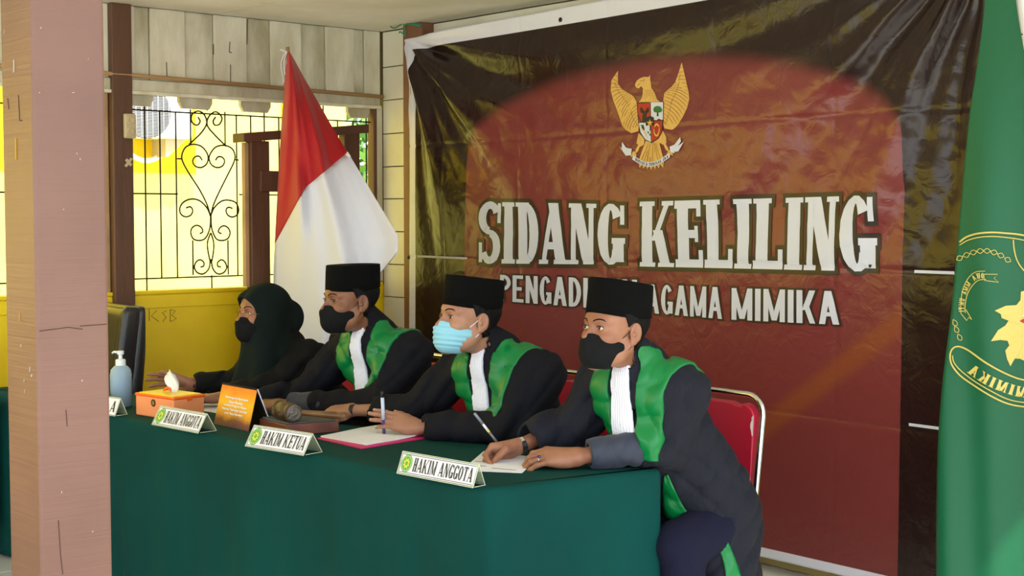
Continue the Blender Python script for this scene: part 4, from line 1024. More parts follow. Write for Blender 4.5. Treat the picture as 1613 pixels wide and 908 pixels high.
    if not fem:
        # ---- satin stole and pleated jabot lie on the robe
        lat = np.array((fw[1], -fw[0], 0.0))*-1.0
        so = J.get('stole', dict(w0=.155, w1=.120, i0=.050, i1=.040, bot=.34)); B = Rb
        cx_, cy_ = N[0], N[1]
        def reg(x, y, z):
            v = (N[2]+.02)-z; w_ = np.abs((x-cx_-J.get('lean', 0)*v)*lat[0]+(y-cy_)*lat[1]); front = (x-cx_)*fw[0]+(y-cy_)*fw[1]
            t = np.clip(v/so['bot'], 0, 1); outer = so['w0']+(so['w1']-so['w0'])*t; inner = so['i0']+(so['i1']-so['i0'])*t
            f = np.maximum(w_-outer, inner-w_)
            back = np.maximum(w_-so['w0'], v-.10+.0*x); r_ = np.sqrt((x-N[0])**2+(y-N[1])**2); back = np.maximum(back, .098-r_+.0*z)
            return np.where(front > -.02, np.maximum(np.maximum(f, v-so['bot']), v*-1-.06), np.maximum(back, -v-.045))
        a = np.array((N[0]-.30, N[1]-.34, N[2]-.55)); b = np.array((N[0]+.30, N[1]+.25, N[2]+.10)); sl, p = Rb.grid(a, b); sub = Field(a, a+.01, Rb.h); 
        Fs = np.maximum(Full[sl], torso_only[sl]-.034); x, y, z = p
        sh_ = np.maximum(np.maximum(Fs-.0075, -(Fs+.006)), reg(x, y, z))
        if tb: sh_ = np.maximum(sh_, (J.get('stole_z', .80)-z)+0*x)
        sub.lo = np.array((x.flat[0], y.flat[0], z.flat[0])); V, Q = sub.mesh(sh_); V = relax(V, Q, 2, .5)
        st = mesh_np('satin_stole', V, Q, M['satin'], root); st['label'] = 'shiny green satin stole over both shoulders'
        jb = J.get('jabot', dict(w0=.034, w1=.055, bot=.27)); JF = Field((N[0]-.13, N[1]-.30, N[2]-.40), (N[0]+.13, N[1]+.0, N[2]+.08), .0035)
        sl2, (x, y, z) = JF.grid()
        # resample the robe field
        from_i = [((g.ravel()-Rb.lo[i])/Rb.h) for i, g in enumerate((x, y, z))]
        JS = torso_plain-.004+0*Full
        def samp():
            ix = [np.clip(np.floor(f).astype(int), 0, Rb.n[i]-2) for i, f in enumerate(from_i)]; fr_ = [np.clip(f-i_, 0, 1).astype(np.float32) for f, i_ in zip(from_i, ix)]; out = 0
            for dx in (0, 1):
                for dy in (0, 1):
                    for dz in (0, 1):
                        wgt = (fr_[0] if dx else 1-fr_[0])[:, None, None]*(fr_[1] if dy else 1-fr_[1])[None, :, None]*(fr_[2] if dz else 1-fr_[2])[None, None, :]
                        out = out+wgt*JS[np.ix_(ix[0]+dx, ix[1]+dy, ix[2]+dz)]
            return out
        Fr = samp(); v = (N[2]+.02)-z; t = np.clip(v/jb['bot'], 0, 1); u_ = (x-cx_-J.get('lean', 0)*v)*lat[0]; wdt = jb['w0']+(jb['w1']-jb['w0'])*t
        # robe front with the neck opening closed: distance from the neck core
        core = np.sqrt((x-N[0])**2+(y-N[1]-0.0)**2)-.070
        base = np.minimum(Fr, np.where(v < .10, core, 1.0))
        pl_ = .0022*np.sin(u_/wdt*wdt.max()*2*PI/.0125+.5*np.sin(z*20))
        jf = np.maximum(np.maximum(base-.017-pl_, -(base-.004)), np.maximum(np.abs(u_)-wdt, np.maximum(v-jb['bot'], -v-.012)))
        jf = np.maximum(jf, (y-(N[1]-.03))+0*x); 
        if tb: jf = np.maximum(jf, (J.get('stole_z', .80)-z)+0*x)
        V, Q = JF.mesh(jf); jo = mesh_np('jabot', V, Q, M['jabot'], root); jo['label'] = 'white pleated bib at the neck'
    return root, W, A, hd, HF, Rb

DOWN = (0, 0, -1)
relaxed = [(.25, .35, .25), (.3, .4, .25), (.35, .4, .3), (.4, .45, .3)]
# ---- the judge nearest the camera, writing
J1 = dict(skin=M['skin1'], robe=M['navyrobe'], head=(-3.200, 3.222, 1.226), face=(-.06, -1, 0), pitch=-.10, look=(.25, 1, .12), neck=(-3.19, 3.34, 1.105), chest=(-3.20, 3.40, .92), pelvis=(-3.15, 3.64, .56),
          Rshoulder=(-3.40, 3.37, 1.015), Lshoulder=(-3.055, 3.39, 1.02), Relbow=(-3.47, 3.30, .875), Rwrist=(-3.515, 3.075, .815), Lelbow=(-3.10, 3.36, .845), Lwrist=(-3.255, 3.105, .812),
          Rknee=(-3.28, 3.36, .55), Lknee=(-3.05, 3.38, .515), Rfoot=(-3.30, 3.36, .02), Lfoot=(-3.04, 3.40, .02), elr=.066, mask='black', cap=.112, ph=0.4, hR=.0055,
          Rcuff=(.62, .072), Lcuff=(.16, .070), Llining=(.058, .050, .08, .86), stole=dict(w0=.165, w1=.125, i0=.066, i1=.044, bot=.38), jabot=dict(w0=.032, w1=.050, bot=.31),
          Rhand=dict(xdir=(-.42, -.88, -.16), zdir=(-.72, .28, .62), side=1, curl=[(.75, .85, .35), (.95, 1.0, .5), (1.15, 1.15, .6), (1.25, 1.2, .6)], thumb=[(.020, .022, -.012), (.050, .040, -.034), (.078, .034, -.050), (.100, .020, -.058)]),
          Lhand=dict(xdir=(-.68, -.73, .03), zdir=(.22, -.32, .92), side=-1, scale=1.12, curl=[(.45, .55, .35), (.45, .65, .4), (.35, .55, .4), (.20, .35, .3)], spread=.16, thumb=[(.022, .024, -.012), (.052, .040, -.026), (.078, .036, -.030), (.100, .026, -.032)]),
          extra=[((-3.19, 3.64, .50), (-3.17, 3.62, .10), .19, .235, .08), ((-3.06, 3.60, .60), (-3.04, 3.58, .30), .09, .12, .06), ((-3.12, 3.45, .94), (-3.08, 3.60, .64), .08, .12, .05), ((-3.09, 3.39, .92), (-3.10, 3.37, .84), .070, .07, .04), ((-3.42, 3.32, .92), (-3.44, 3.26, .865), .075, .065, .04)],
          table_z=.77, tablecut=[((-9, 2.3, -1), (-3.07, 3.27, .775))], stole_z=.80)
p1, W1, A1, h1, HF1, Rb1 = person('person', 'person in black robe and black mask writing with a pen at the right table end', J1)

tcut = [((-9, 2.3, -1), (-3.09, 3.10, .775))]
def seat(x, dx=0):
    return dict(pelvis=(x, 3.66, .56), Rknee=(x-.12, 3.30, .54), Lknee=(x+.12, 3.30, .54), Rfoot=(x-.12, 3.32, .02), Lfoot=(x+.12, 3.32, .02), elr=.056, table_z=.77, stole_z=.79)
# ---- second judge, light blue mask
J2 = dict(seat(-3.93), skin=M['skin2'], head=(-3.955, 3.222, 1.217), face=(-.16, -1, 0), pitch=-.13, look=(-.05, 1, -.12), neck=(-3.925, 3.34, 1.095), chest=(-3.93, 3.42, .90),
          Rshoulder=(-4.15, 3.36, 1.005), Lshoulder=(-3.745, 3.39, 1.015), Relbow=(-4.31, 3.24, .84), Rwrist=(-4.545, 3.11, .825), Lelbow=(-3.78, 3.25, .83), Lwrist=(-4.10, 3.10, .812),
          mask='blue', cap=.108, captilt=-.06, ph=2.1, Rcuff=(.55, .058), Lcuff=(.80, .056), stole=dict(w0=.165, w1=.135, i0=.064, i1=.040, bot=.42), jabot=dict(w0=.028, w1=.046, bot=.30), tablecut=tcut,
          Rhand=dict(xdir=(-.86, -.50, -.05), zdir=(.10, -.35, .93), side=1, curl=[(.30, .45, .3), (.45, .6, .4), (.6, .7, .5), (.7, .8, .5)], arm_r=.030, thumb=[(.020, .024, -.010), (.052, .046, -.020), (.082, .052, -.024), (.108, .048, -.026)]),
          Lhand=dict(xdir=(-.74, -.62, .24), zdir=(.42, -.42, .80), side=-1, curl=[(.02, .06, .05), (.05, .08, .06), (.12, .12, .10), (.22, .22, .15)], spread=.0, arm_r=.031),
          extra=[((-3.93, 3.60, .50), (-3.93, 3.60, .10), .20, .22, .08), ((-3.93, 3.44, .88), (-3.93, 3.46, .74), .15, .17, .05), ((-3.93-.14, 3.44, .90), (-3.93-.12, 3.46, .76), .09, .10, .05), ((-3.76, 3.38, .90), (-3.76, 3.30, .83), .08, .07, .04)])
p2, W2, A2, h2, HF2, Rb2 = person('person', 'person in black robe and light blue surgical mask, open hand over the papers', J2)
# ---- third judge
J3 = dict(seat(-4.69), skin=M['skin3'], head=(-4.715, 3.222, 1.249), face=(-.10, -1, 0), pitch=-.02, look=(-.35, 1, -.02), neck=(-4.685, 3.33, 1.112), chest=(-4.69, 3.42, .92),
          Rshoulder=(-4.93, 3.36, 1.02), Lshoulder=(-4.52, 3.385, 1.03), Relbow=(-5.06, 3.22, .84), Rwrist=(-5.12, 3.02, .805), Lelbow=(-4.57, 3.25, .83), Lwrist=(-4.96, 3.03, .812),
          mask='black', cap=.100, captilt=-.10, ph=3.7, Rcuff=(.80, .055), Lcuff=(.56, .058), Llining=(.052, .048, .50, .86), stole=dict(w0=.165, w1=.130, i0=.064, i1=.040, bot=.40), jabot=dict(w0=.028, w1=.048, bot=.30), tablecut=tcut,
          Rhand=dict(xdir=(.15, -.98, -.05), zdir=(0, 0, 1), side=1, curl=relaxed), Lhand=dict(xdir=(-.93, -.33, -.04), zdir=(.05, -.2, .97), side=-1, curl=relaxed),
          extra=[((-4.69, 3.60, .50), (-4.69, 3.60, .10), .20, .22, .08), ((-4.69, 3.44, .88), (-4.69, 3.46, .74), .15, .17, .05), ((-4.69-.14, 3.44, .90), (-4.69-.12, 3.46, .76), .09, .10, .05)])
p3, W3, A3, h3, HF3, Rb3 = person('person', 'person in black robe and black mask seated below the red and white flag', J3)
# ---- the clerk in a headscarf
J4 = dict(seat(-5.40), skin=M['skin1'], head=(-5.380, 3.215, 1.160), face=(.0, -1, 0), pitch=-.07, look=(.2, 1, -.2), neck=(-5.365, 3.32, 1.02), chest=(-5.37, 3.40, .86), female=True, bulk=.90,
          Rshoulder=(-5.565, 3.34, .95), Lshoulder=(-5.215, 3.36, .955), Relbow=(-5.50, 3.15, .85), Rwrist=(-5.565, 2.95, .845), Lelbow=(-5.22, 3.14, .85), Lwrist=(-5.30, 2.96, .815),
          mask='black', ph=5.0, Rcuff=(.75, .048), Lcuff=(.8, .048), tablecut=tcut,
          Rhand=dict(xdir=(-.80, -.58, .10), zdir=(-.50, .74, .42), side=1, curl=[(.1, .2, .1), (.15, .2, .15), (.2, .25, .2), (.3, .3, .2)], arm_r=.027, scale=1.04, spread=.08), Lhand=dict(xdir=(-.35, -.93, 0), zdir=(0, 0, 1), side=-1, curl=relaxed, scale=.95, arm_r=.027),
          extra=[((-5.40, 3.60, .50), (-5.40, 3.60, .10), .18, .20, .08)])
p4, W4, A4, h4, HF4, Rb4 = person('person', 'person in dark headscarf, glasses and black suit nearest the yellow wall', J4)
# headscarf: over the head, knot at the back, hanging down in front
K = Field((-.20, -.26, -.42), (.20, .20, .14), .004)
K.ell((0, -.014, .030), (.088, .112, .096), 0); K.ell((0, .0, -.01), (.092, .07, .05), .03); K.rc((-.03, .070, .045), (.03, .070, .045), .03, .03, .02); K.ell((0, .0, -.055), (.084, .088, .085), .04); K.ell((.0, -.125, -.015), (.062, .062, .072), .025)
K.rc((0, -.02, -.08), (0, -.06, -.16), .085, .115, .05)
K.rc((.0, .03, -.14), (.02, .055, -.34), .062, .085, .04, squash=((0, 1, 0), 1.35)); K.rc((-.05, .02, -.14), (-.075, .03, -.30), .05, .06, .04)
sl, (x, y, z) = K.grid()
rr = np.sqrt((x/1.0)**2+(y-.05)**2); K.F += (.0030*np.sin(np.arctan2(z+.02, x+.0001)*9)*np.clip((y+.02)*9, 0, 1)*(z > -.12)+.0045*np.sin(60*x+14*z+1.5*np.sin(20*z))*(z < -.10)*np.clip(-(z+.10)*12, 0, 1))
K.ell((0, .130, -.004), (.070, .112, .066), .006, 's'); K.ell((0, .112, -.062), (.050, .060, .050), .006, 's')
K.rc((0, 0, .0), (0, .02, -.06), .070, .058, 0, 's')
V, Q = K.mesh(); V = relax(V, Q, 2, .5); mesh_np('headscarf', xf(V, A4, h4), Q, M['hijab'], p4)
# glasses
M['gold'] = mat('thin_gold_wire', (190, 140, 90), .25, metal=1.0); M['lens'] = mat('clear_lens', (255, 255, 255), .02, trans=1.0, ior=1.08)
gl = []
for s in (1, -1):
    ringp = [xf(np.array((s*.034+.0245*math.cos(t), .101-.10*abs(.0245*math.cos(t)*s+.0)*0-.006*(1+math.cos(t)*1.0), -.009+.0235*math.sin(t))), A4, h4) for t in np.linspace(0, 2*PI, 28, endpoint=False)]
    MB().tube(ringp, .0011, 6, closed=True).build('glasses_rim', M['gold'], p4, smooth=True)
    MB().tube([xf(np.array(q), A4, h4) for q in ((s*.058, .090, -.004), (s*.068, .07, -.002), (s*.076, .02, .0))], .0010, 5).build('glasses_temple', M['gold'], p4, smooth=True)
MB().tube(smooth_path([xf(np.array(q), A4, h4) for q in ((-.010, .098, -.004), (0, .103, -.001), (.010, .098, -.004))], 4), .0011, 5).build('glasses_bridge', M['gold'], p4, smooth=True)

# ---- bracelets, watch, ring
def bracelet(c_, d, r, name, m, root, width=.008, squash=.82, up=(0, 0, 1)):
    d = np.array(d, float); d /= np.linalg.norm(d); u = np.cross(d, up); u /= np.linalg.norm(u); v = np.cross(u, d); c_ = np.array(c_)
    vs, fs = [], []; n = 28
    for (o_, rr_) in ((-width, r), (-width, r+.003), (width, r+.003), (width, r)):
        for k in range(n): t = 2*PI*k/n; vs.append(c_+d*o_+u*math.cos(t)*rr_+v*math.sin(t)*rr_*squash)
    for a in range(4):
        for k in range(n): fs.append((a*n+k, a*n+(k+1) % n, ((a+1) % 4)*n+(k+1) % n, ((a+1) % 4)*n+k))
    o = obj(name, (vs, fs), m, root, smooth=False); return c_, u, v
w_ = np.array(J1['Rwrist']); e_ = np.array(J1['Relbow']); d = (e_-w_)/np.linalg.norm(e_-w_)
c_, u, v = bracelet(w_+d*.018, d, .0295, 'watch_strap', M['band'], p1, .009)
MB().obox(w_+d*.018+np.array((.55, -.35, .75))*.027, d*.010, np.cross(d, (.55, -.35, .75))*.010, np.array((.55, -.35, .75))*.004).build('watch_case', M['steel'], p1, bevel=.002)
w_ = np.array(J2['Rwrist']); e_ = np.array(J2['Relbow']); d = (e_-w_)/np.linalg.norm(e_-w_)
bracelet(w_+d*.012, d, .0285, 'bracelet', M['band'], p2, .008)
w_ = np.array(J4['Rwrist']); e_ = np.array(J4['Relbow']); d = (e_-w_)/np.linalg.norm(e_-w_)
bracelet(w_+d*.012, d, .0265, 'watch_strap', M['band'], p4, .006)
MB().lathe([(.013, 0), (.014, .004), (.012, .006)], w_+d*.012+np.array((.3, -.6, .7))*.024, 18, axis=(.3, -.6, .7)).build('watch_case', M['band'], p4)

# satin hem bands on the lower robe of the writing person, laid on the cloth
def on_robe(px, py, Fd, off=.006):
    r = cF+cR*(px-CW/2)/FPX-cU*(py-CH/2)/FPX; r = r/np.linalg.norm(r)
    for t in np.arange(4.0, 5.6, .004):
        q = CAM+r*t; i = [int(round((q[k]-Fd.lo[k])/Fd.h)) for k in range(3)]
        if min(i) >= 0 and all(i[k] < Fd.n[k] for k in range(3)) and Fd.F[tuple(i)] < 0: return q-r*off
    return CAM+r*4.6
for A_e, B_e in (([(1046, 750), (1044, 775), (1044, 800), (1048, 818)], [(1052, 748), (1066, 778), (1078, 800), (1096, 822)]),
                 ([(1108, 826), (1124, 848), (1136, 875), (1142, 900), (1144, 925)], [(1116, 824), (1140, 844), (1154, 872), (1166, 905), (1172, 925)])):
    A_e, B_e = smooth_path(A_e, 5), smooth_path(B_e, 5); vs, n = [], 6
    for a, b in zip(A_e, B_e):
        for k in range(n+1): q = np.array(a)*(1-k/n)+np.array(b)*k/n; vs.append(on_robe(q[0], q[1], Rb1))
    fs = [(i*(n+1)+k, i*(n+1)+k+1, (i+1)*(n+1)+k+1, (i+1)*(n+1)+k) for i in range(len(A_e)-1) for k in range(n)]
    o = obj('hem_band', (vs, fs), M['satin'], p1, smooth=True); o['label'] = 'green satin band along the robe edge'; q_ = o.modifiers.new('s', 'SOLIDIFY'); q_.thickness = .003

ra = .35; rc0 = np.array((.089, .011, 0)); rdir = np.array((math.cos(ra)*math.cos(.08), math.sin(.08)*math.cos(ra), -math.sin(ra)))
rc1 = xf((rc0+rdir*.019)*1.12, W1['L'][1], J1['Lwrist']); rx_ = W1['L'][1]@rdir
MB().tube([rc1+(np.cross(rx_, W1['L'][1][:, 2])*math.cos(t)+np.cross(rx_, np.cross(rx_, W1['L'][1][:, 2]))*math.sin(t))*.0112 for t in np.linspace(0, 2*PI, 24, endpoint=False)], .0016, 6, closed=True).build('ring', M['steel'], p1, smooth=True)
MB().lathe([(.006, 0), (.0065, .002), (.004, .0045)], rc1+W1['L'][1][:, 2]*.011, 14, axis=W1['L'][1][:, 2]).build('ring_stone', mat('dark_blue_stone', (40, 50, 120), .15), p1)
# ================================================================== table and what stands on it
TZ = .772
M['cloth'] = mat('dark_green_tablecloth', (0, 64, 60), 0.85, bump=.12, bscale=300, bdist=.001, c2=(0, 56, 53), vscale=2, spec=.15)
tb = thing('table', 'long table hidden under the dark green cloth', 'table', (-4.8, 2.85, 0))
MB().hexa([(-6.55, 2.46, .73), (-3.23, 2.71, .73), (-3.12, 3.25, .73), (-6.55, 2.72, .73), (-6.55, 2.46, .764), (-3.23, 2.71, .764), (-3.12, 3.25, .764), (-6.55, 2.72, .764)]).build('table_top', M['wood'], tb)
for x, y in ((-6.48, 2.5), (-3.30, 2.77), (-3.20, 3.2), (-6.48, 2.68)): MB().box((x-.02, y-.02, 0), (x+.02, y+.02, .73)).build('leg', M['wood'], tb)
cn = [np.array(q) for q in ((-6.62, 2.415), (-3.19, 2.675), (-3.075, 3.325), (-6.62, 2.79))]
per = []
for i in range(4):
    a, b = cn[i], cn[(i+1) % 4]; L = np.linalg.norm(b-a); d = (b-a)/L; r = .030
    k = max(4, int(L/.03)); seg = [a+d*(r+(L-2*r)*t/k) for t in range(k+1)]; per += seg
    e = (cn[(i+2) % 4]-b); e /= np.linalg.norm(e)
    for t in (.25, .5, .75): q = (b-d*r)*(1-t)**2+b*2*t*(1-t)+(b+e*r)*t*t; per.append(q)
per = np.array(per); n = len(per); tang = np.roll(per, -1, 0)-np.roll(per, 1, 0); nor = np.stack([tang[:, 1], -tang[:, 0]], 1); nor /= np.linalg.norm(nor, axis=1)[:, None]
arc_ = np.cumsum(np.linalg.norm(per-np.roll(per, 1, 0), axis=1))
levels = [(.0, -.035), (.0, -.016), (-.003, -.006), (-.010, 0.0), (-.022, .003)]+[(-.022-z_, .003) for z_ in np.linspace(.03, .735, 26)]
vs = []
for (dz, off) in levels:
    dn = min(1, max(0, (-dz-.02)/.7)); z = TZ+dz
    w_ = dn*(.016*np.sin(arc_*9.5+.8*np.sin(arc_*2.3))+.008*np.sin(arc_*23+2))-.012*dn+.0025*np.sin(arc_*40)*min(1, dn*4)
    for k in range(n):
        back = nor[k][1] > .9; zz = TZ+dz*(.22 if back and dz < -.03 else 1)
        vs.append((per[k][0]+nor[k][0]*(off+w_[k]*(0 if back else 1)), per[k][1]+nor[k][1]*(off+w_[k]*(0 if back else 1)), zz))
fs = [(l*n+k, l*n+(k+1) % n, (l+1)*n+(k+1) % n, (l+1)*n+k)[::-1] for l in range(len(levels)-1) for k in range(n)]+[tuple(range(n))]
tcl = obj('tablecloth', (vs, fs), M['cloth'], None, smooth=True); tag(tcl, 'dark green tablecloth hanging down the long table', 'tablecloth')
md = tcl.modifiers.new('solidify', 'SOLIDIFY'); md.thickness = .0015; md.offset = -1

M['acrylic'] = mat('clear_acrylic', (226, 234, 216), .08, trans=.75, ior=1.15); M['paper'] = mat('white_paper', (232, 232, 242), .7); M['lgreen'] = mat('leaf_green_print', (96, 164, 60), .5); M['lyellow'] = mat('yellow_print', (226, 210, 80), .5); M['ink'] = mat('black_print', (20, 20, 22), .5)
def nameplate(bl, br, bk, text, label, h, flip=False, t0=.20, group=None):
    """bl, br: feet of the front face; bk: foot of the rear face at the right end"""
    bl, br, bk = [np.array(at(*q, z=TZ)) for q in (bl, br, bk)]
    ux = (br-bl)/np.linalg.norm(br-bl); L = np.linalg.norm(br-bl); uy = np.cross((0, 0, 1), ux); dp = abs((bk-br)@uy)
    c_ = (bl+br)/2
    root = thing('nameplate', label, 'nameplate', tuple(c_), group)
    ap = lambda s, o=0: bl+ux*s+uy*(dp/2)+np.array((0, 0, h+o))
    fu = (ap(0)-bl); H = np.linalg.norm(fu); fu /= H; fn = np.cross(ux, fu)
    if fn@uy > 0: fn = -fn
    t = .0016
    MB().hexa([bl, bl+ux*L, bl+ux*L-fn*t, bl-fn*t, bl+fu*H, bl+ux*L+fu*H, bl+ux*L+fu*H-fn*t, bl+fu*H-fn*t]).build('front_panel', M['acrylic'], root)
    b2 = bl+uy*dp; bu = ap(0)-b2; bu /= np.linalg.norm(bu)
    MB().hexa([b2, b2+ux*L, b2+ux*L+uy*t, b2+uy*t, ap(0), ap(L), ap(L)+uy*t, ap(0)+uy*t]).build('rear_panel', M['acrylic'], root)
    # bright polished edges of the bent sheet
    eg = MB()
    for q in ([bl, ap(0)], [ap(L), br], [b2, ap(0)], [ap(L), b2+ux*L], [bl, br], [ap(0), ap(L)], [bl+ux*L+uy*dp*.12+np.array((0, 0, .001)), b2+ux*L-uy*dp*.05+np.array((0, 0, .001))]): eg.tube(q, .0012, 5)
    eg.build('polished_edges', mat('acrylic_edge', (208, 214, 186), .2) if 'acrylic_edge' not in bpy.data.materials else bpy.data.materials['acrylic_edge'], root, kind='stuff')
    F_ = lambda s, v, o: bl+ux*s+fu*v+fn*o
    MB().add([F_(.004, .004, .0004), F_(L-.004, .004, .0004), F_(L-.004, H-.004, .0004), F_(.004, H-.004, .0004)], [(0, 1, 2, 3)]).build('paper_insert', M['paper'], root)
    if not flip:
        fr = MB()
        for (a, b, c2, d2) in ((.006, H-.0085, L-.006, H-.0065), (.006, .0065, L-.006, .0085), (.006, .0065, .0075, H-.0065)): fr.add([F_(a, b, .0007), F_(c2, b, .0007), F_(c2, d2, .0007), F_(a, d2, .0007)], [(0, 1, 2, 3)])
        fr.build('printed_frame', M['ink'], root, kind='stuff')
        cx_, cy_, r = .024+.01, H/2, H*.40
        for (rr, m, o_, nm) in ((r, M['lgreen'], .0010, 'logo_disc'), (r*.86, M['paper'], .0012, 'logo_ring'), (r*.82, M['lgreen'], .0014, 'logo_field')):
            vs = [F_(cx_+rr*.86*math.cos(2*PI*k/32), cy_+rr*math.sin(2*PI*k/32), o_) for k in range(32)]; obj(nm, (vs, [tuple(range(32))]), m, root)
        vs = [F_(cx_+r*.86*(.62 if k % 2 else .36)*math.cos(2*PI*k/16), cy_+r*(.62 if k % 2 else .36)*math.sin(2*PI*k/16), .0018) for k in range(16)]; obj('logo_star', (vs, [tuple(range(16))]), M['lyellow'], root)
        vs = [F_(cx_+r*.24*math.cos(2*PI*k/16), cy_+r*.26*math.sin(2*PI*k/16), .0021) for k in range(16)]; obj('logo_centre', (vs, [tuple(range(16))]), M['lgreen'], root)
        x0 = cx_+r*.86+.008
    else: x0 = L-.045
    pl_, W_ = word(text, T=.20, t=.085, sf=.045, w=.70, gap=.12); Wd = L-.012-x0
    vs, fs = poly_mesh(pl_, lambda a, b, i: F_(x0+a/W_*Wd+.004*0, H*.20+b*H*.60, .0022+.00002*(i % 7)))
    o = obj('lettering', (vs, fs), M['ink'], root)
    return root
nameplate((625, 746), (745, 769), (769, 766), 'HAKIM ANGGOTA', 'HAKIM ANGGOTA nameplate nearest the table corner, before the writing person', .068)
nameplate((386, 703), (478, 718), (503, 712), 'HAKIM KETUA', 'HAKIM KETUA nameplate in front of the gavel block', .070)
nameplate((239, 669), (312, 683), (335, 678), 'HAKIM ANGGOTA', 'HAKIM ANGGOTA nameplate in front of the orange tissue box', .070)
nameplate((110, 645), (181, 656), (204, 654), 'A', 'nameplate half hidden behind the pillar, beside the sanitiser bottle', .070, flip=True)

# orange tissue box
zt = .862; nc, rc_, lc = at(273, 628, z=zt), at(322, 622, z=zt), at(223, 618, z=zt)
ex = rc_-nc; ey = np.array((-ex[1], ex[0], 0)); ey = ey/np.linalg.norm(ey)*np.linalg.norm(lc-nc)*.95
if (nc+ey-lc)@(nc+ey-lc) > (nc-ey-lc)@(nc-ey-lc): ey = -ey
cc = nc+ex/2+ey/2
bx = thing('tissue_box', 'peach and orange tissue box with a yellow lid and round black seal', 'tissue box', (cc[0], cc[1], TZ))
hz = (zt-.006-TZ)/2
MB().obox((cc[0], cc[1], TZ+hz+.0005), ex/2, ey/2, (0, 0, hz)).build('box_body', mat('peach_plastic', (240, 150, 100), .4), bx, bevel=.005)
M['orange'] = mat('orange_plastic', (236, 100, 30), .35); M['lid'] = mat('yellow_lid', (250, 214, 10), .35)
MB().obox((cc[0], cc[1], zt-.003), ex/2*1.03, ey/2*1.03, (0, 0, .006)).build('lid_rim', M['orange'], bx, bevel=.004)
MB().obox((cc[0], cc[1], zt+.004), ex/2*.90, ey/2*.90, (0, 0, .002)).build('lid', M['lid'], bx, bevel=.002)
exn, eyn = ex/np.linalg.norm(ex), ey/np.linalg.norm(ey)
MB().obox(nc+ex*.5-eyn*.0035+np.array((0, 0, -.010)), exn*.012, eyn*.003, (0, 0, .006)).build('latch', M['orange'], bx)
sc = nc+ey*.52-exn*.0006+np.array((0, 0, -.040)); sc[2] = zt-.030
MB().lathe([(.015, 0), (.015, .0012), (.003, .0015)], sc, 24, axis=-exn).build('round_seal', M['ink'], bx)
MB().lathe([(.0095, 0), (.0095, .0012), (.008, .0014)], sc-exn*.0008, 20, axis=-exn).build('seal_centre', mat('bronze_print', (150, 110, 50), .5), bx)
T_ = MB(); vs = []; n = 26; R_ = 16
base = np.array((cc[0], cc[1], zt+.004))+ex*.14; drift = exn*0
for i in range(R_+1):
    t = i/R_
    for k in range(n):
        a = 2*PI*k/n; r = (.014+.026*math.sin(PI*min(1, t*.95))*(1+.35*math.sin(3*a+4*t))*.9+.006*math.sin(5*a+7*t))*(1 if t < .93 else .45)
        vs.append(base+np.array((r*math.cos(a)-.035*t*math.sin(1.6*t), r*.62*math.sin(a), .082*t+.010*math.sin(2*a+3*t)*t)))
fs = [(i*n+k, i*n+(k+1) % n, (i+1)*n+(k+1) % n, (i+1)*n+k) for i in range(R_) for k in range(n)]+[tuple(R_*n+k for k in range(n))]
tag(obj('tissue', (vs, fs), mat('white_tissue', (236, 238, 240), .9, bump=.5, bscale=60, bdist=.004), None, smooth=True), 'crumpled white tissue rising out of the orange box', 'tissue')
og = MB(); pc_ = base+exn*(-.004)+np.array((.0, -.02, .004))
og.tube(smooth_path([pc_+np.array((-.035, -.006, .002)), pc_+np.array((-.018, 0, .012)), pc_+np.array((0, .004, .016)), pc_+np.array((.012, .0, .004))], 4), [.004, .006, .009, .011, .012, .012, .010, .009, .008, .007, .006, .005, .004], 8, flat=.6)
og.build('orange_pull_tab', M['orange'], bx, smooth=True)

# desk calendar
a, b = at(337, 668, z=TZ), at(391, 680, z=TZ); ux = (b-a)/np.linalg.norm(b-a); L = np.linalg.norm(b-a); uy = np.cross((0, 0, 1), ux)
bk = at(430, 655, z=TZ); dp = .105; h = .158
cal = thing('desk_calendar', 'orange desk calendar with white text on a black tent stand', 'calendar', tuple((a+b)/2+uy*dp/2))
top = a+uy*.040+np.array((0, 0, h)); fu = top-a; H = np.linalg.norm(fu); fu /= H; fn = np.cross(ux, fu); fn = fn if fn@uy < 0 else -fn
def calm():
    m = mat('orange_gradient_print', (236, 150, 30), .35); n = m.node_tree; b_ = n.nodes['Principled BSDF']; tc = n.nodes.new('ShaderNodeTexCoord'); sx = n.nodes.new('ShaderNodeSeparateXYZ'); n.links.new(tc.outputs['Object'], sx.inputs[0])
    no = n.nodes.new('ShaderNodeTexNoise'); no.inputs['Scale'].default_value = 14; n.links.new(tc.outputs['Object'], no.inputs[0])
    ad = n.nodes.new('ShaderNodeMath'); ad.operation = 'MULTIPLY_ADD'; n.links.new(no.outputs[0], ad.inputs[0]); ad.inputs[1].default_value = .05; n.links.new(sx.outputs[2], ad.inputs[2])
    mr = n.nodes.new('ShaderNodeMapRange'); n.links.new(ad.outputs[0], mr.inputs[0]); mr.inputs[1].default_value = TZ+.02; mr.inputs[2].default_value = TZ+.175
    rp = n.nodes.new('ShaderNodeValToRGB'); n.links.new(mr.outputs[0], rp.inputs[0]); e = rp.color_ramp.elements
    e[0].position = 0; e[0].color = lin((90, 50, 70))+(1,); e[1].position = 1; e[1].color = lin((226, 112, 30))+(1,)
    for p_, c in ((.18, (120, 66, 60)), (.32, (214, 140, 40)), (.6, (240, 176, 40))): q = e.new(p_); q.color = lin(c)+(1,)
    n.links.new(rp.outputs[0], b_.inputs['Base Color']); return m
P_ = lambda s, v, o=0: a+ux*s+fu*v+fn*o
MB().hexa([P_(0, 0), P_(L, 0), P_(L, 0, -.0025), P_(0, 0, -.0025), P_(0, H), P_(L, H), P_(L, H, -.0025), P_(0, H, -.0025)]).build('front_page', calm(), cal)
bb = a+uy*dp
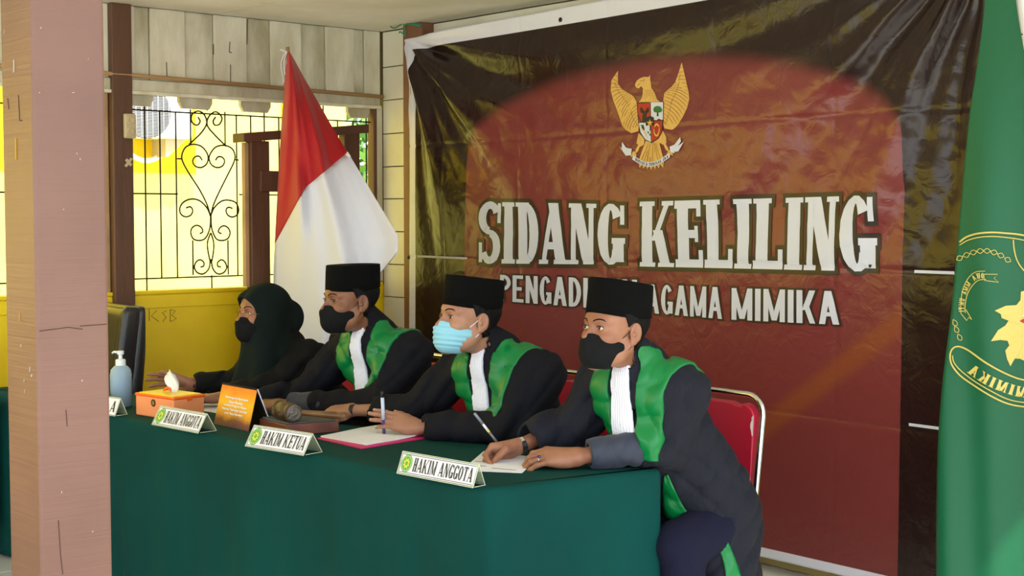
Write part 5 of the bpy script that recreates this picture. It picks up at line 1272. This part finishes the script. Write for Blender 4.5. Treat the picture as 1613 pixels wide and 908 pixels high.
MB().hexa([bb, bb+ux*L, bb+ux*L-uy*.003, bb-uy*.003, top, top+ux*L, top+ux*L-uy*.003, top-uy*.003]).build('rear_board', M['ink'], cal)
MB().hexa([bb+ux*L, bb+ux*(L+.002), bb+ux*(L+.002)+uy*.004, bb+ux*L+uy*.004, top+ux*L, top+ux*(L+.002), top+ux*(L+.002)+uy*.004, top+ux*L+uy*.004]).build('white_page_edge', M['paper'], cal)
MB().hexa([a+uy*.004, b+uy*.004, b+uy*dp*.98, a+uy*dp*.98, a+uy*.004+(0, 0, .002), b+uy*.004+(0, 0, .002), b+uy*dp*.98+(0, 0, .002), a+uy*dp*.98+(0, 0, .002)]).build('base_board', M['ink'], cal)
MB().hexa([P_(.001, .001, -.004), P_(L-.001, .001, -.004), P_(L-.001, .001, -.0055), P_(.001, .001, -.0055), P_(.001, H*.98, -.004), P_(L-.001, H*.98, -.004), P_(L-.001, H*.98, -.0055), P_(.001, H*.98, -.0055)]).build('black_back', M['ink'], cal)
sp = MB()
for k in range(26):
    s = .004+(L-.008)*k/25; c_ = top+ux*s; sp.tube([c_+np.array((0, 0, .004))*math.sin(t)*1.2+uy*.005*math.cos(t) for t in np.linspace(0, 2*PI, 9)[:-1]], .0007, 4, closed=True)
sp.build('wire_binding', M['ink'], cal, kind='stuff')
def text_obj(body, width, height, M4, m, name, parent, offset=.0):
    cu = bpy.data.curves.new(name, 'FONT'); cu.body = body; cu.offset = offset; cu.resolution_u = 3
    to = bpy.data.objects.new(name+'_tmp', cu); COL.objects.link(to); bpy.context.view_layer.update()
    me = bpy.data.meshes.new_from_object(to); bpy.data.objects.remove(to)
    co = np.array([v.co[:] for v in me.vertices]); lo, hi = co.min(0), co.max(0)
    for v in me.vertices:
        s, t = (v.co.x-lo[0])/(hi[0]-lo[0])*width, (v.co.y-lo[1])/(hi[1]-lo[1])*height; v.co = M4(s, t)
    me.materials.clear(); me.materials.append(m); o = bpy.data.objects.new(name, me); COL.objects.link(o); o.parent = parent
    if parent.type == 'EMPTY': o.matrix_parent_inverse = Matrix.Translation(parent.location).inverted()
    return o
for i, (tx, wd) in enumerate((('Menyongsong Kesuksesan', .66), ('Dana Pensiun', .40), ('melalui Program Bulan', .64), ('Melawan Teknologi Informasi', .72), ('pada Masa Pandemi', .52))):
    s0 = L*(.5-wd/2); v0 = H*(.66-.095*i); text_obj(tx, L*wd, .0112, lambda s, t: Vector(P_(s0+s, v0+t, .0008)), M['paper'], 'printed_line', cal, .035)

# gavel block and gavel
zt = .818; nc, rc_, lc = at(451, 668, z=zt), at(534, 662, z=zt), at(392, 659, z=zt)
ex = rc_-nc; ey = lc-nc; ey = ey-ex*(ey@ex)/(ex@ex)*.5
cc = nc+ex/2+ey/2
gb = thing('gavel_block', 'reddish brown wooden sounding block with a grey felt top', 'gavel block', (cc[0], cc[1], TZ))
MB().obox((cc[0], cc[1], TZ+.021), ex/2, ey/2, (0, 0, .0205)).build('wooden_base', mat('reddish_wood', (122, 66, 48), .4, bump=.2, bscale=30, stretch=(.2, 1, 1), c2=(92, 48, 36), vscale=9), gb, bevel=.003)
MB().obox((cc[0], cc[1], zt-.001), ex/2*.93, ey/2*.93, (0, 0, .0035)).build('felt_top', mat('grey_felt', (84, 86, 84), .95, bump=.3, bscale=200), gb, bevel=.002)
M['carved'] = mat('carved_dark_wood', (92, 66, 40), .45, bump=1.0, bscale=70, bdist=.006, c2=(36, 26, 18), vscale=60); M['turned'] = mat('turned_wood', (120, 84, 48), .35, c2=(90, 60, 34), vscale=12)
g0 = at(432, 640, z=zt+.045); g1 = at(470, 654, z=zt+.036); gz = zt+.0365+.001
g0[2] = g1[2] = gz; gc = (g0+g1)/2; ga = (g1-g0)/np.linalg.norm(g1-g0); Lg = .072
gv = thing('gavel', 'carved dark wooden gavel lying on the felt-topped block', 'gavel', (gc[0], gc[1], zt))
MB().lathe([(.028, -Lg), (.034, -Lg+.004), (.035, -Lg*.62), (.031, -Lg*.58), (.031, -Lg*.52), (.035, -Lg*.46), (.036, 0), (.035, Lg*.46), (.031, Lg*.52), (.031, Lg*.58), (.035, Lg*.62), (.036, Lg-.006), (.033, Lg)], gc, 32, axis=ga).build('gavel_head', M['carved'], gv, smooth=True)
MB().lathe([(.0305, 0), (.031, .003), (.026, .0045), (.024, .002), (.010, .003)], gc+ga*(Lg-.001), 32, axis=ga).build('metal_face', mat('dull_metal_face', (110, 104, 96), .4, metal=.6, bump=.6, bscale=90), gv)
he = at(546, 655, z=gz+.004); hd_ = he-gc; hd_[2] = 0; Lh = np.linalg.norm(hd_); hd_ /= Lh
MB().lathe([(.016, .030), (.019, .036), (.014, .044), (.017, .052), (.012, .058), (.0105, .075), (.0125, Lh*.6), (.0145, Lh*.82), (.012, Lh*.86), (.0155, Lh*.9), (.016, Lh*.97), (.008, Lh)], gc, 24, axis=hd_+np.array((0, 0, .0))).build('handle', M['turned'], gv, smooth=True)

# papers, folder
def sheet(pts, z, t, name, m, label=None, cat=None, parent=None, curl=0.0):
    q = [at(*p_, z=z) for p_ in pts]; N_ = 8; vs = []
    for k in (0, 1):
        for i in range(N_+1):
            for j in range(N_+1):
                s, u = i/N_, j/N_; p_ = (q[0]*(1-s)+q[1]*s)*(1-u)+(q[3]*(1-s)+q[2]*s)*u; vs.append(p_+np.array((0, 0, k*t+curl*(math.sin(s*5+u*3)**2)*u)))
    g = (N_+1)**2; I = lambda k, i, j: k*g+i*(N_+1)+j; fs = []
    for i in range(N_):
        for j in range(N_): fs += [(I(0, i, j), I(0, i, j+1), I(0, i+1, j+1), I(0, i+1, j)), (I(1, i, j), I(1, i+1, j), I(1, i+1, j+1), I(1, i, j+1))]
        fs += [(I(0, i, 0), I(0, i+1, 0), I(1, i+1, 0), I(1, i, 0)), (I(0, i, N_), I(1, i, N_), I(1, i+1, N_), I(0, i+1, N_)), (I(0, 0, i), I(1, 0, i), I(1, 0, i+1), I(0, 0, i+1)), (I(0, N_, i), I(0, N_, i+1), I(1, N_, i+1), I(1, N_, i))]
    o = obj(name, (vs, fs), m, parent)
    if label: tag(o, label, cat)
    return o
sheet([(500, 692), (569, 708), (674, 691), (604, 674)], TZ+.001, .004, 'folder', mat('magenta_card', (208, 40, 110), .5), 'magenta card folder under the white papers', 'folder')
sheet([(505, 689), (577, 702), (671, 686), (606, 670)], TZ+.0055, .005, 'paper_stack', M['paper'], 'white papers on the magenta folder under the open hand', 'papers', curl=.004)
sheet([(727, 742), (762, 712), (850, 722), (822, 746)], TZ+.001, .002, 'paper_sheet', M['paper'], 'white form under the hand of the writing person', 'paper')
pr = MB()
for k, (a, b) in enumerate((((758, 717), (792, 719)), ((748, 727), (760, 728)), ((775, 738), (812, 741)), ((745, 733), (766, 735)))):
    p, q = at(*a, z=TZ+.0036), at(*b, z=TZ+.0036); pr.tube([p, q], .0007, 4)
tag(pr.build('handwriting', M['ink']), 'faint handwritten lines on the form', 'writing')
sheet([(318, 648), (322, 630), (352, 632), (345, 652)], TZ+.001, .002, 'paper_sheet', M['paper'], 'white sheet between the tissue box and the calendar', 'paper')

# sanitiser bottle
bo = at(191, 641, z=TZ); bt = thing('sanitiser_bottle', 'clear pump bottle of pale blue hand sanitiser beside the pillar', 'bottle', tuple(bo))
M['plast'] = mat('frosted_plastic', (190, 216, 236), .25, trans=.45, ior=1.2); M['liq'] = mat('blue_liquid', (120, 180, 226), .2, trans=.25, ior=1.2); M['pump'] = mat('white_pump', (226, 234, 238), .4)
MB().lathe([(.040, 0), (.045, .004), (.0455, .135), (.042, .158), (.030, .172), (.020, .178)], bo+(0, 0, .001), 32).build('bottle_body', M['plast'], bt, smooth=True)
MB().lathe([(.041, 0), (.0435, .003), (.0437, .130)], bo+(0, 0, .002), 32).build('liquid', M['liq'], bt, smooth=True)
MB().lathe([(.0215, .176), (.0215, .200), (.019, .204), (.008, .206), (.008, .224), (.014, .226), (.015, .238), (.012, .241)], bo, 24).build('pump_cap', M['pump'], bt, smooth=False)
MB().tube([bo+(0.0, 0, .234), bo+(-.02, -.02, .236), bo+(-.026, -.026, .230)], [.006, .005, .004], 10).build('nozzle', M['pump'], bt, smooth=True)

# marker held by the second person, pen of the writing person
b0 = at(605, 683, y=3.0); 
def pen(name, p0, p1, segs, label, cat='pen'):
    p0, p1 = np.array(p0), np.array(p1); d = p1-p0; L = np.linalg.norm(d); d /= L; root = thing(name, label, cat, tuple(p0))
    for (nm, m, prof) in segs: MB().lathe([(r, t*L) for t, r in prof], p0, 16, axis=d).build(nm, m, root, smooth=True)
    return root
m0 = at(605, 684, z=TZ+.018); m0 = at(605, 684, y=m0[1]+.02); m1 = at(602, 617, y=m0[1]-.008)
pen('marker_pen', m0, m1, [('grip', mat('violet_barrel', (70, 60, 120), .3), [(0, .004), (.04, .0065), (.34, .0068)]), ('barrel', mat('pale_blue_label', (196, 208, 232), .3), [(.34, .0068), (.86, .0068)]), ('end_plug', M['ink'], [(.86, .0072), (.99, .0072), (1, .006)])], 'marker pen with pale label upright between fingers over the papers')
t0 = at(803, 723, z=TZ+.004); dd = float((t0-CAM)@cF); 
r_ = cF+cR*(747-CW/2)/FPX-cU*(651-CH/2)/FPX; t1 = CAM+r_*(dd-.02)
pen('ballpoint_pen', t0, t1, [('metal_tip', M['steel'], [(0, .0008), (.05, .0018), (.13, .0034)]), ('grip', M['ink'], [(.13, .0042), (.36, .0045)]), ('barrel', mat('smoky_barrel', (110, 108, 112), .2), [(.36, .0043), (.58, .0043)]), ('yellow_band', M['lyellow'], [(.58, .0044), (.63, .0044)]), ('upper_barrel', M['paper'], [(.63, .0043), (.76, .0043)]), ('clip_end', mat('grey_clip', (128, 132, 136), .3), [(.76, .0050), (.99, .0050), (1, .003)])], 'grey ballpoint pen with a yellow band held by the writing person')
# ring on the resting hand
tipp, HA = W1['L']; 
rr = MB(); base_r = xf(np.array((.089+.030, -.011*-1, -.004)), HA, J1['Lwrist'])

# ================================================================== chairs
M['red'] = mat('crimson_vinyl', (172, 8, 50), .38, bump=.15, bscale=60, bdist=.003); M['chrome'] = mat('chrome_tube', (214, 214, 218), .12, metal=1.0); M['wornw'] = mat('worn_white_foam', (226, 222, 216), .8)
def make_chair(cx, cy, label, worn=False):
    t = thing('visitor_chair', label, 'chair', (cx, cy, 0), 'crimson chairs behind the table')
    W2_ = .222; zt = .955; ly = .03
    pts = []
    for a in np.linspace(0, PI/2, 7): pts.append((W2_-.07+.07*math.sin(a)*1, zt-.07+.07*math.cos(a)))
    right = [(x, z) for x, z in pts]
    up = [(cx+x, cy+.02+(z-.5)*.07, z) for x, z in right]
    path = [(cx-x, y, z) for x, y, z in [(p[0]-cx, p[1], p[2]) for p in up]][::-1]+up
    tail = [(cx+W2_, cy, .52), (cx+W2_, cy-.01, .47), (cx+W2_-.003, cy-.04, .43), (cx+W2_-.006, cy-.09, .415), (cx+W2_-.006, cy-.42, .42)]
    tl_ = [(2*cx-x, y, z) for x, y, z in tail][::-1]
    MB().tube(tl_+path+tail, .0115, 10).build('back_frame', M['chrome'], t, smooth=True)
    # legs
    for s in (1, -1):
        MB().tube(smooth_path([(cx+s*(W2_-.02), cy-.40, .41), (cx+s*(W2_-.012), cy-.43, .30), (cx+s*(W2_-.01), cy-.45, .012)], 3), .0115, 8).build('leg', M['chrome'], t, smooth=True)
        MB().tube(smooth_path([(cx+s*(W2_-.02), cy-.20, .41), (cx+s*(W2_-.012), cy-.02, .22), (cx+s*(W2_-.01), cy+.06, .012)], 3), .0115, 8).build('leg', M['chrome'], t, smooth=True)
    MB().tube([(cx-W2_+.01, cy-.44, .15), (cx+W2_-.01, cy-.44, .15)], .008, 8).build('stretcher', M['chrome'], t, smooth=True)
    Pn = []
    w_ = W2_-.020; z0, z1 = .475, .925; n_ = 8
    for k in range(n_+1): a = PI/2*k/n_; Pn.append((w_-.055+.055*math.cos(a), z1-.055+.055*math.sin(a)))
    top = [(x, z1-.012*math.sin(PI*min(1, max(0, (w_-abs(x))/.12)))**2*.9) for x in np.linspace(w_-.06, -w_+.06, 12)]
    Pn += top+[(-x, z) for x, z in Pn[:n_+1][::-1]]
    for k in range(n_+1): a = PI/2*k/n_; Pn.append((-w_+.04-.04*math.cos(a), z0+.04-.04*math.sin(a)))
    for k in range(n_+1): a = PI/2*k/n_; Pn.append((w_-.04+.04*math.sin(a), z0+.04-.04*math.cos(a)))
    pb = MB().prism([(cx+x, z) for x, z in Pn], cy-.026, cy+.012)
    pb.v = [(x, y+(z-.5)*.07+.02, z) for x, y, z in pb.v]; pb.build('backrest', M['red'], t, bevel=.010, seg=3)
    st = [(cx+x, y) for x, y in ((-.20, cy-.44), (.20, cy-.44), (.215, cy-.40), (.205, cy-.04), (-.205, cy-.04), (-.215, cy-.40))]
    MB().prism(st, .425, .475, plane='xy').build('seat', M['red'], t, bevel=.014, seg=3)
    if worn:
        wm = MB()
        for z, h_, w0 in ((.85, .035, .004), (.66, .006, .003), (.61, .022, .006), (.585, .012, .004), (.53, .008, .004), (.875, .012, .003)):
            n = len(wm.v); pg = [(cx+w_-w0*2*random.uniform(.8, 1.3)*(.3+math.sin(PI*k/5)), z-h_+2*h_*k/5) for k in range(6)]+[(cx+w_+.001, z+h_), (cx+w_+.001, z-h_)]
            wm.add([(x, cy-.0275+(zz-.5)*.07+.02, zz) for x, zz in pg], [tuple(range(8))])
        o = wm.build('worn_edge', M['wornw'], t, kind='stuff'); o['label'] = 'white foam showing through torn vinyl edge'
    return t
make_chair(-3.342, 3.84, 'crimson vinyl chair with chrome frame and torn edge behind the writing person', True)
make_chair(-4.02, 3.84, 'crimson chair with chrome frame behind the person in the blue mask')
make_chair(-4.91, 3.84, 'crimson chair with chrome frame behind the person below the flag')
make_chair(-5.62, 3.84, 'crimson chair with chrome frame behind the person in the headscarf')

# black leather office chair
oc = thing('office_chair', 'black leather office chair by the yellow wall beside the pillar', 'chair', (-6.45, 3.1, 0))
M['leather'] = mat('black_leather', (34, 34, 34), .32, bump=.25, bscale=50, bdist=.004)
oy = 3.06; xr_ = at(219, 500, y=oy)[0]-.125; xl_ = xr_-.52; zt = at(200, 484, y=oy)[2]
def cushion(lo, hi, r, nm, lean=.16, bow=.03):
    K = Field(np.array(lo)-.05, np.array(hi)+.05, .010); c = (np.array(lo)+hi)/2; hh = (np.array(hi)-lo)/2
    sl, (x, y, z) = K.grid(); y = y-lean*(z-lo[2])+bow*np.cos((x-c[0])/hh[0]*PI/2)*0
    q = [np.maximum(np.abs(g-c[i])-(hh[i]-r), 0) for i, g in enumerate((x, y, z))]; K.F = (np.sqrt(q[0]**2+q[1]**2+q[2]**2)-r).astype(np.float32)
    V, Q = K.mesh(); V = relax(V, Q, 2, .5); return mesh_np(nm, V, Q, M['leather'], oc)
cushion((xl_+.045, oy-.05, .80), (xr_-.045, oy+.02, zt-.012), .035, 'upper_cushion')
cushion((xl_+.045, oy-.05, .50), (xr_-.045, oy+.02, .79), .035, 'lower_cushion', .02)
cushion((xl_, oy-.01, .45), (xr_, oy+.06, zt), .030, 'back_shell', .10)
cushion((xr_-.06, oy-.07, .78), (xr_, oy+.03, zt), .026, 'side_bolster', .16)
cushion((xl_, oy-.40, .40), (xr_, oy+.0, .49), .04, 'seat', 0)
for s, x in ((1, xr_), (-1, xl_)):
    MB().tube(smooth_path([(x+.01*s, oy-.02, .52), (x+.02*s, oy-.02, .66), (x+.02*s, oy-.10, .685), (x+.02*s, oy-.24, .68)], 4), [.016]*13, 10).build('armrest', M['leather'], oc, smooth=True)
MB().tube([((xl_+xr_)/2, oy-.2, .40), ((xl_+xr_)/2, oy-.2, .09)], .03, 12).build('gas_column', M['iron'], oc, smooth=True)
for k in range(5):
    a = 2*PI*k/5; c_ = np.array(((xl_+xr_)/2, oy-.2, .09)); e = c_+np.array((math.cos(a)*.26, math.sin(a)*.26, -.03)); MB().tube([c_, e], [.02, .012], 8).build('base_arm', M['iron'], oc, smooth=True)
    MB().lathe([(.024, -.012), (.026, 0), (.024, .012)], e-np.array((0, 0, .033)), 14, axis=(math.sin(a), -math.cos(a), 0)).build('castor', M['iron'], oc)

# ================================================================== red and white flag on a slanting staff
M['fred'] = mat('red_flag_cloth', (178, 8, 22), .7, bump=.2, bscale=26, bdist=.006, sheen=.1); M['fwhite'] = mat('white_flag_cloth', (222, 222, 232), .7, bump=.2, bscale=26, bdist=.006)
fg = thing('flag', 'red and white flag draped from a slanting staff before the window', 'flag', (-6.2, 4.0, 0))
ROW = [((453, 82), (455, 82), (457, 83)), ((448, 140), (462, 120), (480, 125)), ((442, 220), (469, 190), (512, 180)), ((437, 310), (476, 250), (535, 220)), ((433, 385), (481, 296), (548, 240)),
       ((431, 430), (488, 360), (590, 310)), ((430, 490), (496, 430), (627, 372)), ((432, 545), (505, 500), (627, 397)), ((438, 600), (510, 560), (566, 470)), ((450, 640), (515, 610), (524, 610))]
def flag_pt(a, b, c_, u, v):
    if u < 1: q = np.array(a)*(1-u)+np.array(b)*u; y = 4.02-.10*u+.018*math.sin(u*7+v*1.1)
    else:
        t = u-1; q = np.array(b)*(1-t)+np.array(c_)*t; y = 3.92+.26*t+(.028*math.sin(t*8.5+v*.35)+.012*math.sin(t*19+v*.7))*min(1, v/3)
    if u < 1: y += .010*math.sin(v*1.7+u*5)
    return at(q[0], q[1], y=y)
rows = []
A_ = smooth_path([r[0] for r in ROW], 8); B_ = smooth_path([r[1] for r in ROW], 8); C_ = [np.array(p) for i in range(len(ROW)-1) for p in [np.array(ROW[i][2])*(1-t/8)+np.array(ROW[i+1][2])*t/8 for t in range(8)]]+[np.array(ROW[-1][2])]
US = list(np.linspace(0, 1, 9))+list(1+np.linspace(0, 1, 27)[1:])
G_ = [[flag_pt(A_[i], B_[i], C_[i], u, i/8) for u in US] for i in range(len(A_))]
def strip(r0, r1, name, m):
    vs = [p for r in G_[r0:r1+1] for p in r]; n = len(US); fs = [(i*n+k, i*n+k+1, (i+1)*n+k+1, (i+1)*n+k) for i in range(r1-r0) for k in range(n-1)]
    o = obj(name, (vs, fs), m, fg, smooth=True); s_ = o.modifiers.new('s', 'SOLIDIFY'); s_.thickness = .0015; return o
strip(0, 32, 'red_half', M['fred']); strip(32, len(G_)-1, 'white_half', M['fwhite'])
tpt = at(453, 80, y=4.03); MB().tube([tpt+(0, 0, .02), at(470, 300, y=4.06), at(492, 560, y=4.10), (at(505, 700, y=4.12)[0], 4.12, .05)], .011, 8).build('staff', M['wood'], fg, smooth=True)
for pts in ([(452, 82), (446, 90), (443, 105), (447, 125), (446, 132)], [(452, 82), (448, 96), (449, 118)], [(452, 82), (441, 78)], [(547, 240), (552, 248), (545, 243)]):
    MB().tube(smooth_path([at(*q, y=3.99) for q in pts], 4), .0045, 5).build('white_tie', M['fwhite'], fg, smooth=True)

# ================================================================== green organisation flag at the right
M['gflag'] = mat('green_flag_satin', (2, 88, 54), .5, bump=.15, bscale=14, bdist=.01, spec=.4); M['embroid'] = mat('gold_embroidery', (206, 188, 96), .5, bump=.4, bscale=200, bdist=.002)
gf = thing('flag', 'green flag with gold mirrored emblem hanging at the right edge', 'flag', (-2.3, 4.35, 0))
def gd(x, z): return .035*math.sin((x+2.7)*13+.5*math.sin(z*2))*min(1, max(.15, (2.3-z)/.9))+.015*math.sin((x+2.7)*31+z*1.3)*min(1, max(.1, (2.1-z)/1.0))
LE = smooth_path([(1556, -80), (1553, 0), (1541, 100), (1527, 200), (1516, 330), (1506, 480), (1494, 600), (1485, 720), (1479, 908), (1478, 1000)], 6); RE = smooth_path([(1594, -80), (1600, 0), (1615, 95), (1640, 230), (1670, 370), (1690, 500), (1700, 620), (1708, 740), (1712, 908), (1714, 1000)], 6)
vs = []; n = 40
for a, b in zip(LE, RE):
    for k in range(n+1): q = np.array(a)*(1-k/n)+np.array(b)*k/n; p = at(q[0], q[1], y=4.35); vs.append((p[0], 4.35-gd(p[0], p[2]), p[2]))
fs = [(i*(n+1)+k, (i+1)*(n+1)+k, (i+1)*(n+1)+k+1, i*(n+1)+k+1) for i in range(len(LE)-1) for k in range(n)]
o = obj('green_cloth', (vs, fs), M['gflag'], gf, smooth=True); s_ = o.modifiers.new('s', 'SOLIDIFY'); s_.thickness = .002
def gp(px, py, off=.003):
    y = 4.35
    for _ in range(4): p = at(px, py, y=y); y = 4.35-gd(p[0], p[2])-off
    return at(px, py, y=y)
def Z8(x, y): return (1470+x/2.839, 340+y/2.839)
def gtube(pts, r, nm, z8=True, close=False): MB().tube([gp(*(Z8(*q) if z8 else q)) for q in smooth_path(pts, 4)], r, 6, closed=close).build(nm, M['embroid'], gf, smooth=True)
gtube([(118, 118), (150, 95), (200, 80), (260, 75), (320, 78), (406, 88), (520, 120)], .0035, 'emblem_ring')
gtube([(118, 132), (155, 110), (210, 96), (270, 93), (330, 98), (406, 110), (520, 145)], .0022, 'emblem_ring')
gtube([(358, 108), (362, 150), (375, 200), (406, 245), (460, 280)], .0024, 'emblem_ring')
gtube([(520, 860), (406, 855), (330, 840), (260, 808), (190, 765), (120, 715), (82, 665), (76, 620), (90, 592), (118, 586), (160, 605), (230, 655), (300, 695), (360, 722), (406, 735), (520, 755)], .0032, 'emblem_band')
gtube([(520, 845), (406, 836), (330, 820), (250, 780), (180, 738), (120, 690), (92, 655), (86, 625)], .0022, 'emblem_band')
for i in range(8):
    t = i/7; cx_, cy_ = 118+t*215, 190-52*math.sin(t*2.6)+t*34; a = -.5+t*1.0
    for s in (-1, 1): gtube([(cx_-16*math.cos(a), cy_-16*math.sin(a)), (cx_-s*11*math.sin(a), cy_+s*11*math.cos(a)), (cx_+16*math.cos(a), cy_+16*math.sin(a))], .0014, 'leaf_outline')
for (cx_, cy_) in ((97, 480), (104, 510), (118, 545)): gtube([(cx_-8, cy_-16), (cx_+9, cy_-4), (cx_+8, cy_+12), (cx_-8, cy_+6), (cx_-8, cy_-16)], .0013, 'leaf_outline')
gtube([(236, 285), (200, 290), (170, 320), (150, 360), (142, 410), (144, 435)], .0014, 'emblem_ribbon'); gtube([(232, 248), (190, 252), (158, 278), (134, 325), (124, 385), (124, 438)], .0014, 'emblem_ribbon')
gtube([(236, 285), (232, 248)], .0014, 'emblem_ribbon') if False else None
for pts in ([(226, 262), (288, 262), (272, 280), (292, 298), (230, 290), (226, 262)], [(124, 438), (150, 470), (158, 455), (172, 465), (146, 420)]): MB().tube([gp(*Z8(*q)) for q in pts], .0013, 5).build('emblem_ribbon', M['embroid'], gf)
def gtext(text, path, hgt, nm, T=.26, flip=True):
    pl_, W_ = word(text, T=T, t=.12, sf=.06, w=.62, gap=.16); P = smooth_path(path, 10); P = np.array(P); cum = np.concatenate([[0], np.cumsum(np.linalg.norm(np.diff(P, axis=0), axis=1))])
    vs, fs = [], []
    for pi_, p in enumerate(pl_):
        n = len(vs)
        for a, b in p:
            s = a/W_*cum[-1]; k = min(len(P)-2, int(np.searchsorted(cum, s, 'right')-1)); f_ = (s-cum[k])/(cum[k+1]-cum[k]+1e-9); c_ = P[k]*(1-f_)+P[k+1]*f_; t = P[k+1]-P[k]; t /= np.linalg.norm(t); nn = np.array((t[1], -t[0]))*(-1)
            q = c_+nn*b*hgt*(-1 if not flip else 1); vs.append(gp(*Z8(*q), off=.0045))
        fs.append(tuple(range(n, n+len(p))))
    return obj(nm, (vs, fs), M['embroid'], gf)
# mirrored lettering: it runs from right to left
gtext('MIMIKA', [(415, 814), (395, 812), (358, 805), (302, 786), (253, 766), (213, 744), (152, 702)], 47, 'mirrored_lettering', flip=True)
gtext('DHARMMAYUKTI', [(226, 280), (196, 284), (166, 312), (147, 355), (138, 400), (139, 430)], 24, 'mirrored_motto', T=.2, flip=True)
def gfan(pts, c_, m, nm, off):
    vs = [gp(*Z8(*c_), off=off)]+[gp(*Z8(*q), off=off) for q in pts]; n = len(pts); obj(nm, (vs, [(0, i+1, (i+1) % n+1) for i in range(n)]), m, gf)
half = [(430, 330), (392, 340), (390, 378), (372, 400), (325, 403), (275, 425), (302, 440), (306, 458), (338, 468), (322, 492), (290, 512), (258, 562), (300, 556), (332, 560), (340, 580), (322, 604), (330, 640), (345, 674), (362, 640), (388, 640), (430, 660)]
full_ = half+[(2*440-x, y) for x, y in half[::-1]]
gfan(full_, (440, 510), M['embroid'], 'sunburst', .004)
gfan([(425+82*math.cos(t), 512+92*math.sin(t)) for t in np.linspace(0, 2*PI, 40)[:-1]], (425, 512), M['gflag'], 'emblem_disc', .0055)
gtube([(425+82*math.cos(t), 512+92*math.sin(t)) for t in np.linspace(0, 2*PI, 20)], .0020, 'emblem_ring'); gtube([(425+70*math.cos(t), 512+80*math.sin(t)) for t in np.linspace(0, 2*PI, 20)], .0014, 'emblem_ring')
gfan([(372, 478), (470, 430), (478, 520), (440, 560), (395, 550), (370, 515)], (420, 500), M['ink_red'], 'shield_red', .0065)
gfan([(372, 474), (406, 442), (450, 432), (452, 482), (410, 480)], (410, 462), M['ink_white'], 'shield_white', .0075)
gtube([(385, 495), (395, 488), (400, 505), (398, 530), (388, 535), (380, 515), (385, 495)], .0014, 'shield_ring')
# white heading of the flag at its right edge
hv = []
for k, b in enumerate(RE):
    for o_ in (0, 16): p = at(b[0]+o_, b[1], y=4.33); hv.append((p[0], 4.345-gd(p[0], p[2])-.004, p[2]))
o = obj('white_heading', (hv, [(2*i, 2*i+2, 2*i+3, 2*i+1) for i in range(len(RE)-1)]), M['fwhite'], gf, smooth=True); s_ = o.modifiers.new('s', 'SOLIDIFY'); s_.thickness = .002
MB().tube([(-2.36, 4.40, 2.69), (-2.30, 4.40, 2.2), (-1.98, 4.42, .02)], .014, 10).build('staff', M['chrome'], gf, smooth=True)
